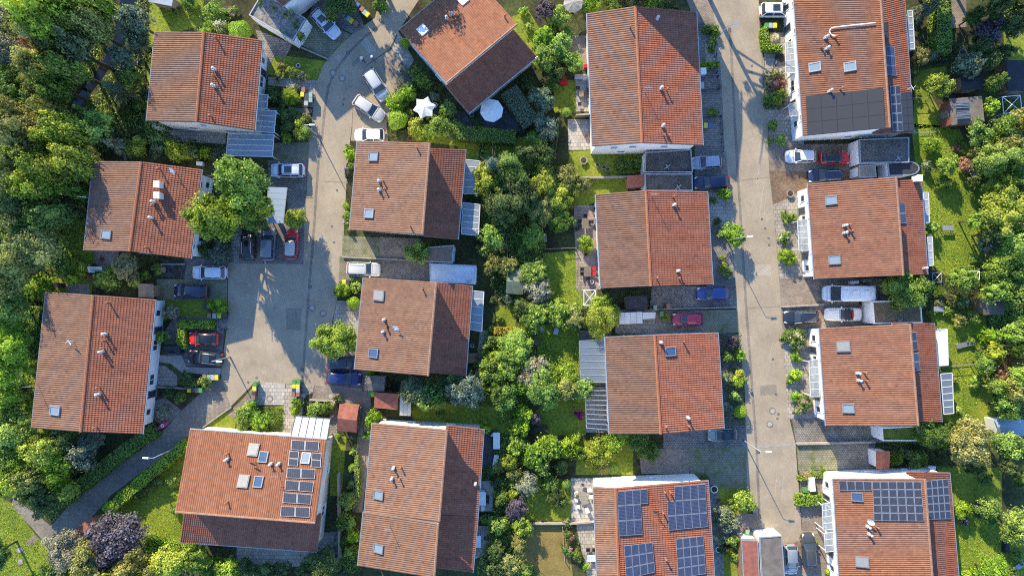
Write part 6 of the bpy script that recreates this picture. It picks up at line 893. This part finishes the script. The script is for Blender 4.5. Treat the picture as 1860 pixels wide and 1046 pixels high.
M['red_cloth'] = mat('red_cloth', (0.5, 0.02, 0.03), 0.9, var=0.1); M['pink_cloth'] = mat('pink_cloth', (0.5, 0.06, 0.2), 0.9, var=0.15)
for x, y, lx, ly, a, m, d in [(1063, 406, 0.9, 1.4, 0, 'felt_grey', 'dark patio table with chairs around it, upper patio'), (1067, 493, 0.95, 1.3, 0, 'felt_grey', 'dark patio table beside red chairs'), (296, 490, 0.7, 0.7, 0, 'wood', 'square wooden table in the shaded yard'), (1056, 170, 0.6, 0.9, 0, 'wood', 'low wooden table between dark sofas'), (1068, 170, 0.5, 1.4, 0, 'dark', 'long dark patio bench-table'), (1060, 905, 1.0, 1.6, 20, 'wood_grey', 'patio table crowded with white chairs'), (877, 905, 0.8, 1.8, 0, 'white', 'white table on pale patio at lower centre'), (868, 983, 0.8, 1.6, 0, 'white', 'white bench-table on patterned patio'), (1076, 1013, 1.4, 0.9, 0, 'roof_blue', 'pale blue table at bottom patio'), (1770, 320, 0.9, 0.9, 0, 'wood_grey', 'round-cornered table on gravel in right gardens'), (1722, 414, 1.5, 0.7, 0, 'zinc', 'grey bench-table on the sunny right lawn'), (858, 650, 1.3, 1.3, 0, 'wood', 'square wooden table beside lower middle house'), (902, 800, 0.9, 2.2, 0, 'white', 'long white table on dark patio'), (1010, 602, 0.6, 0.8, -15, 'zinc', 'small grey table on shaded central lawn'), (990, 432, 0.45, 1.2, 5, 'wood_grey', 'grey barbecue table among trees')]: tablem(x, y, lx, ly, a, m, d)
for x, y, a, m in [(1053, 402, 90, 'dark'), (1053, 412, 90, 'dark'), (1073, 403, -90, 'dark'), (1063, 394, 0, 'dark'), (1048, 416, 130, 'dark'), (1078, 382, -50, 'dark'), (1078, 400, -90, 'wood_grey'), (1058, 489, 90, 'dark'), (1058, 497, 90, 'dark'), (1077, 488, -90, 'red_cloth'), (1077, 497, -90, 'red_cloth'), (1068, 506, 180, 'dark'), (286, 488, 80, 'dark'), (308, 491, -100, 'dark'), (1050, 160, 90, 'dark'), (1053, 189, 180, 'dark'), (1048, 895, 110, 'white'), (1046, 908, 90, 'white'), (1050, 920, 100, 'white'), (1070, 890, -80, 'white'), (1074, 902, -90, 'white'), (1066, 925, 200, 'white'), (1058, 880, 0, 'wood_grey'), (877, 893, 0, 'white'), (884, 902, -90, 'dark'), (884, 910, -90, 'dark'), (877, 921, 180, 'white'), (883, 977, -90, 'dark'), (1068, 998, 0, 'dark'), (1079, 998, 0, 'dark'), (101, 788, 30, 'white'), (988, 652, 20, 'dark'), (984, 598, 200, 'roof_blue'), (874, 805, 0, 'white'), (897, 790, 60, 'white')]: chair(x, y, a, m, {'dark': 'dark', 'white': 'white', 'red_cloth': 'red', 'wood_grey': 'grey wooden', 'roof_blue': 'pale blue'}[m] + ' garden chair')
def lounger(x, y, ang, m, desc, L=1.9):
    p = P(x, y, 0.4); t = thing('sun_lounger', desc, 'sun lounger', (p.x, p.y, 0.03), R(ang), px=(x, y)); m_ = MB(); m_.box(-L / 2, -0.32, 0.3, L * 0.2, 0.32, 0.37); m_.obj('seat', M[m], t); m_ = MB(); m_.hexa([(L * 0.2 + 0.01, -0.32, 0.3), (L / 2, -0.32, 0.62), (L / 2, 0.32, 0.62), (L * 0.2 + 0.01, 0.32, 0.3)], [(L * 0.2 + 0.01, -0.32, 0.37), (L / 2 - 0.03, -0.32, 0.68), (L / 2 - 0.03, 0.32, 0.68), (L * 0.2 + 0.01, 0.32, 0.37)]); m_.obj('backrest', M[m], t)
    for sx in (-0.8, 0.3):
        for s in (-1, 1): m_ = MB(); m_.tube((sx, s * 0.27, 0), (sx, s * 0.27, 0.3), 0.025, n=5); m_.obj('leg', M['zinc'], t)
lounger(1752, 626, 15, 'grey', 'grey sun lounger on the right lawn', 2.2); lounger(900, 838, 80, 'white', 'white lounger on the dark patio, lower centre'); lounger(982, 778, 20, 'dark', 'dark lounger with pale cushion among central shrubs'); lounger(1852, 1028, 30, 'zinc', 'pale lounger at the bottom right corner')
def swing(x, y, ang, m, desc, sx=1.5, sy=2.2, h=2.0):      # open bar frame: pergola-like play or drying frame
    p = P(x, y, h); t = thing('bar_frame', desc, 'frame', (p.x, p.y, 0.01), R(ang), px=(x, y))
    for a in (-1, 1):
        for b in (-1, 1): m_ = MB(); m_.tube((a * sx / 2, b * sy / 2, 0), (a * sx / 2, b * sy / 2, h), 0.04, n=6); m_.obj('post', M[m], t)
        m_ = MB(); m_.tube((a * sx / 2, -sy / 2, h), (a * sx / 2, sy / 2, h), 0.045, n=6); m_.obj('bar', M[m], t); m_ = MB(); m_.tube((-sx / 2, a * sy / 2, h), (sx / 2, a * sy / 2, h), 0.045, n=6); m_.obj('bar', M[m], t)
    for s in (-1, 1): m_ = MB(); m_.tube((-sx / 2, -s * sy / 2, h), (sx / 2, s * sy / 2, h), 0.035, n=6); m_.obj('diagonal_bar', M[m], t)
swing(1071, 541, 0, 'white', 'pale crossed bar frame below the pinkish patio', 1.5, 2.0, 2.3); swing(1838, 190, 5, 'white', 'white beams of an open pergola at the right edge', 2.4, 2.2); swing(1772, 500, 0, 'white', 'white handrail frame over the wooden steps', 1.0, 1.2, 0.9); swing(1702, 504, 0, 'zinc', 'pale square frame with net beside lawn', 1.2, 1.3, 0.9)
for x, y, m, d, sx, sy, sz in [(1553, 513, 'white', 'white storage box behind the camper van', 1.1, 0.35, 0.8), (1576, 510, 'wood_grey', 'grey storage box behind the camper van', 1.2, 0.5, 0.7), (1067, 120, 'red_cloth', 'red cushion box at the hedge', 0.9, 0.5, 0.5), (1023, 148, 'red_cloth', 'red covered seat on the lawn corner', 1.0, 0.7, 0.6), (1052, 140, 'zinc', 'grey cushion chest on upper patio', 1.2, 0.6, 0.6), (745, 207, 'felt_red', 'brown cushion box beside the star-shaped parasol', 0.6, 0.9, 0.6), (362, 297, 'white', 'pale air conditioning unit above shaded house', 0.8, 0.5, 0.7), (1693, 850, 'white', 'white outdoor unit beside bottom right house', 1.0, 0.5, 0.8), (475, 273, 'pink_cloth', 'pink cushioned lounge under glass canopy', 2.2, 1.1, 0.5), (1417, 105, 'dark', 'dark steps box on front paving', 1.0, 0.9, 0.4), (1278, 129, 'white', 'white electric box against the longest central house', 0.7, 0.8, 1.2), (1275, 155, 'zinc', 'grey meter box against the longest central house', 0.5, 0.8, 1.2), (104, 518, 'dark', 'dark barbecue on brown patio', 1.0, 0.6, 0.9), (103, 293, 'wood', 'small wooden bench box among forest trees', 0.5, 0.9, 0.5), (1830, 995, 'dark', 'dark blue covered box at the right edge', 0.5, 1.4, 0.8), (1705, 562, 'zinc', 'grey log box beside garage with brown gravel roof', 1.4, 0.6, 0.7), (1470, 350, 'concrete', 'stone planter at the corner of reddish paving', 0.6, 0.6, 0.5), (1468, 865, 'wood', 'brown wooden crate beside bins', 0.9, 0.9, 0.6), (1476, 880, 'white', 'white covered trailer box', 0.7, 1.8, 0.9)]:
    p = P(x, y, sz); t = thing('storage_box', d, 'box', (p.x, p.y, 0.046), R(rv.uniform(-6, 6)), px=(x, y), full=True); m_ = MB(); m_.box(-sx / 2, -sy / 2, 0, sx / 2, sy / 2, sz - 0.08); m_.obj('box_body', M[m], t); m_ = MB(); m_.hexa([(-sx / 2 - 0.03, -sy / 2 - 0.03, sz - 0.078), (sx / 2 + 0.03, -sy / 2 - 0.03, sz - 0.078), (sx / 2 + 0.03, sy / 2 + 0.03, sz - 0.078), (-sx / 2 - 0.03, sy / 2 + 0.03, sz - 0.078)], [(-sx / 2 + 0.03, -sy / 2 + 0.03, sz), (sx / 2 - 0.03, -sy / 2 + 0.03, sz), (sx / 2 - 0.03, sy / 2 - 0.03, sz), (-sx / 2 + 0.03, sy / 2 - 0.03, sz)]); m_.obj('lid', M[m], t)
for x, y, r, m in [(542, 120, 0.28, 'white'), (790, 192, 0.35, 'white'), (858, 628, 0.25, 'white'), (1748, 96, 0.5, 'concrete'), (1297, 888, 0.5, 'white'), (1305, 908, 0.3, 'terra'), (1305, 997, 0.4, 'white'), (1435, 352, 0.5, 'concrete'), (1763, 320, 0.6, 'wood'), (1065, 247, 0.3, 'terra'), (857, 210, 0.3, 'zinc'), (1075, 512, 0.25, 'white'), (1064, 462, 0.3, 'terra'), (745, 252, 0.35, 'terra'), (638, 1002, 0.35, 'white'), (1060, 292, 0.5, 'concrete'), (1085, 300, 0.3, 'concrete'), (1097, 304, 0.3, 'concrete'), (1104, 308, 0.3, 'concrete'), (270, 770, 0.3, 'terra'), (288, 760, 0.35, 'terra'), (185, 470, 0.25, 'red_cloth')]:
    p = P(x, y, 0.3); t = thing('plant_pot', {'white': 'white', 'concrete': 'stone', 'terra': 'terracotta', 'wood': 'wooden', 'zinc': 'zinc', 'red_cloth': 'red'}[m] + ' round pot', 'pot', (p.x, p.y, 0.04), px=(x, y)); m_ = MB(); m_.lathe([(r * 0.7, 0), (r, 0.35), (r, 0.42), (r * 0.85, 0.42), (r * 0.8, 0.36)], (0, 0), 14); m_.obj('pot_body', M[m], t); m_ = MB(); m_.lathe([(r * 0.78, 0.3), (r * 0.78, 0.38), (0.02, 0.4)], (0, 0), 12); m_.obj('potting_soil', M['soil'], t)
# pink kayak-like play boat beside the lane
p = P(295, 773, 0.3); t = thing('toy_boat', 'pink and white plastic play boat at the lane edge', 'toy boat', (p.x, p.y, 0.02), R(32), px=(295, 773), full=True); m_ = MB(); rings = [[(x, w_ * math.cos(a), 0.22 + 0.2 * math.sin(a) + abs(x) * 0.06) for a in [R(k) for k in range(0, 360, 45)]] for x, w_ in ((-0.95, 0.04), (-0.7, 0.22), (-0.2, 0.34), (0.4, 0.32), (0.8, 0.2), (1.0, 0.03))]; loft(m_, rings); m_.obj('hull', M['pink_cloth'], t, smooth=True); m_ = MB(); m_.lathe([(0.22, 0.4), (0.24, 0.46), (0.15, 0.46), (0.12, 0.41)], (0.1, 0), 12); m_.obj('seat_rim', M['white'], t)

# ------------------------------------------------------------------ two people walking on the curved road
def person(x, y, ang, shirt, trousers, hair, desc, hat=None, stride=0.2):
    p = P(x, y, 0.9); t = thing('person', desc, 'person', (p.x, p.y, 0.012), R(ang), px=(x, y), full=True)
    J = dict(pel=(0, 0, 0.95), chest=(0.03, 0, 1.28), neck=(0.05, 0, 1.47), head=(0.08, 0, 1.62), top=(0.08, 0, 1.72))
    for s, nm in ((1, 'l'), (-1, 'r')):
        f = stride * s; J.update({nm + 'hip': (0, 0.1 * s, 0.9), nm + 'knee': (f * 0.7 + 0.04, 0.1 * s, 0.5), nm + 'ank': (f - (0.06 if f < 0 else 0), 0.1 * s, 0.08), nm + 'toe': (f + 0.17, 0.12 * s, 0.04), nm + 'sh': (0.03, 0.19 * s, 1.4), nm + 'el': (-f * 0.5 - 0.02, 0.25 * s, 1.12), nm + 'wr': (-f + 0.08, 0.25 * s, 0.9), nm + 'ha': (-f + 0.13, 0.25 * s, 0.8)})
    E = [('pel', 'chest'), ('chest', 'neck'), ('neck', 'head'), ('head', 'top')] + [e for s in 'lr' for e in (('pel', s + 'hip'), (s + 'hip', s + 'knee'), (s + 'knee', s + 'ank'), (s + 'ank', s + 'toe'), ('chest', s + 'sh'), (s + 'sh', s + 'el'), (s + 'el', s + 'wr'), (s + 'wr', s + 'ha'))]
    rad = dict(pel=(0.15, 0.12), chest=(0.17, 0.12), neck=(0.055, 0.06), head=(0.09, 0.1), top=(0.06, 0.065), hip=(0.09, 0.09), knee=(0.06, 0.06), ank=(0.042, 0.042), toe=(0.04, 0.035), sh=(0.07, 0.07), el=(0.045, 0.045), wr=(0.03, 0.032), ha=(0.035, 0.045)); ks = list(J)
    me = bpy.data.meshes.new('body'); me.from_pydata([J[k] for k in ks], [(ks.index(a), ks.index(b)) for a, b in E], []); o = link('body', me, t)
    sm = o.modifiers.new('skin', 'SKIN'); lay = me.skin_vertices or None
    if not lay:
        bm = bmesh.new(); bm.from_mesh(me); bm.verts.layers.skin.verify(); bm.to_mesh(me); bm.free()
    for i, k in enumerate(ks): sv = me.skin_vertices[0].data[i]; sv.radius = rad.get(k, rad.get(k[1:])); sv.use_root = (k == 'pel')
    sb = o.modifiers.new('sub', 'SUBSURF'); sb.levels = sb.render_levels = 1
    m, tt, b, N, L_ = nodes('person_clothing'); b.inputs['Roughness'].default_value = 0.9; tc = N('ShaderNodeTexCoord'); sx = N('ShaderNodeSeparateXYZ'); L_(tc.outputs['Object'], sx.inputs[0]); r = N('ShaderNodeValToRGB'); r.color_ramp.interpolation = 'CONSTANT'
    mr = N('ShaderNodeMapRange'); mr.inputs[1].default_value = 0; mr.inputs[2].default_value = 1.8; L_(sx.outputs['Z'], mr.inputs[0]); L_(mr.outputs[0], r.inputs[0]); e = r.color_ramp.elements; e[0].color = (0.03, 0.025, 0.02, 1); e[1].position = 0.06; e[1].color = (*trousers, 1)
    for ps, cl in ((0.53, shirt), (0.82, (0.5, 0.32, 0.24))): q = e.new(ps); q.color = (*cl, 1)
    L_(r.outputs[0], b.inputs['Base Color']); me.materials.append(m)
    hm = MB(); hm.lathe([(0.115, 1.62), (0.125, 1.68), (0.1, 1.77), (0.03, 1.81)] if not hat else [(0.2, 1.69), (0.2, 1.705), (0.12, 1.715), (0.11, 1.8), (0.04, 1.83)], (0.065, 0), 14); hm.obj('hat' if hat else 'hair', mat('hat' if hat else 'hair', hat or hair, 0.9), t, smooth=not hat)
    for s in (-1, 1):
        hx, hy = -stride * s + 0.13, 0.25 * s; hd = MB()
        for k in range(4): hd.tube((hx + 0.03 - 0.02 * k, hy, 0.8), (hx + 0.04 - 0.02 * k, hy - 0.02 * s, 0.72 + 0.008 * abs(k - 1)), 0.01, 0.008, 5)
        hd.tube((hx + 0.04, hy, 0.83), (hx + 0.07, hy - 0.02 * s, 0.77), 0.011, 0.009, 5); hd.obj('fingers', M['skin'], t)
    fc = MB(); fc.tube((0.16, 0, 1.64), (0.2, 0, 1.6), 0.015, 0.02, 5); fc.tube((0.17, -0.03, 1.555), (0.17, 0.03, 1.555), 0.01, n=4); fc.obj('face', M['skin'], t)
person(658, 108, -60, (0.7, 0.55, 0.52), (0.05, 0.05, 0.07), (0.3, 0.2, 0.1), 'walker in pale pink top and light hat, left of the two', (0.75, 0.7, 0.62)); person(677, 106, -70, (0.08, 0.14, 0.45), (0.35, 0.12, 0.12), (0.5, 0.42, 0.3), 'walker in blue top and reddish trousers, right of the two', (0.72, 0.74, 0.8), 0.25)

# ------------------------------------------------------------------ labels: say which one by the landmark it stands beside
LM = [((370, 150), 'topmost left-row house'), ((258, 380), 'house touched by two big trees'), ((170, 660), 'longest left-row house'), ((455, 885), 'staggered-solar-panel house'), ((765, 900), 'two-tone-roofed house'), ((745, 345), 'upper middle-left house'), ((755, 595), 'lower middle-left house'), ((850, 90), 'diagonal house'), ((1170, 145), 'longest central house'), ((1188, 435), 'furnished-patio house'), ((1205, 695), 'glass-lean-to house'), ((1190, 970), 'four-solar-array house'), ((1550, 120), 'black-solar-sheet house'), ((1575, 415), 'house above the camper van'), ((1600, 680), 'house with closed grey skylight'), ((1625, 960), 'large-solar-array house'), ((490, 560), 'shaded square'), ((600, 200), 'curved road'), ((1370, 450), 'right street'), ((230, 850), 'hedge-lined lane')]
SECT = ['right of', 'upper right of', 'above', 'upper left of', 'left of', 'lower left of', 'below', 'lower right of']
ORD = ['nearest', 'second nearest', 'third nearest', 'fourth nearest', 'fifth nearest', 'sixth nearest', 'seventh nearest', 'eighth nearest', 'ninth nearest', 'tenth nearest', 'eleventh nearest', 'twelfth nearest']
grp = {}
for o, desc, px, full in THINGS:
    if full: o['label'] = desc; continue
    (lx, ly), nm = min(LM, key=lambda l: (l[0][0] - px[0]) ** 2 + (l[0][1] - px[1]) ** 2); a = math.degrees(math.atan2(ly - px[1], px[0] - lx)) % 360
    grp.setdefault((desc, SECT[int((a + 22.5) // 45) % 8] + ' ' + nm), []).append((math.hypot(lx - px[0], ly - px[1]), o))
for (desc, where), lst in grp.items():
    lst.sort(key=lambda q: q[0])
    for i, (_, o) in enumerate(lst): o['label'] = (desc + ' ' + where) if len(lst) == 1 else f'{desc} {where}, {ORD[min(i, 11)]} to it'
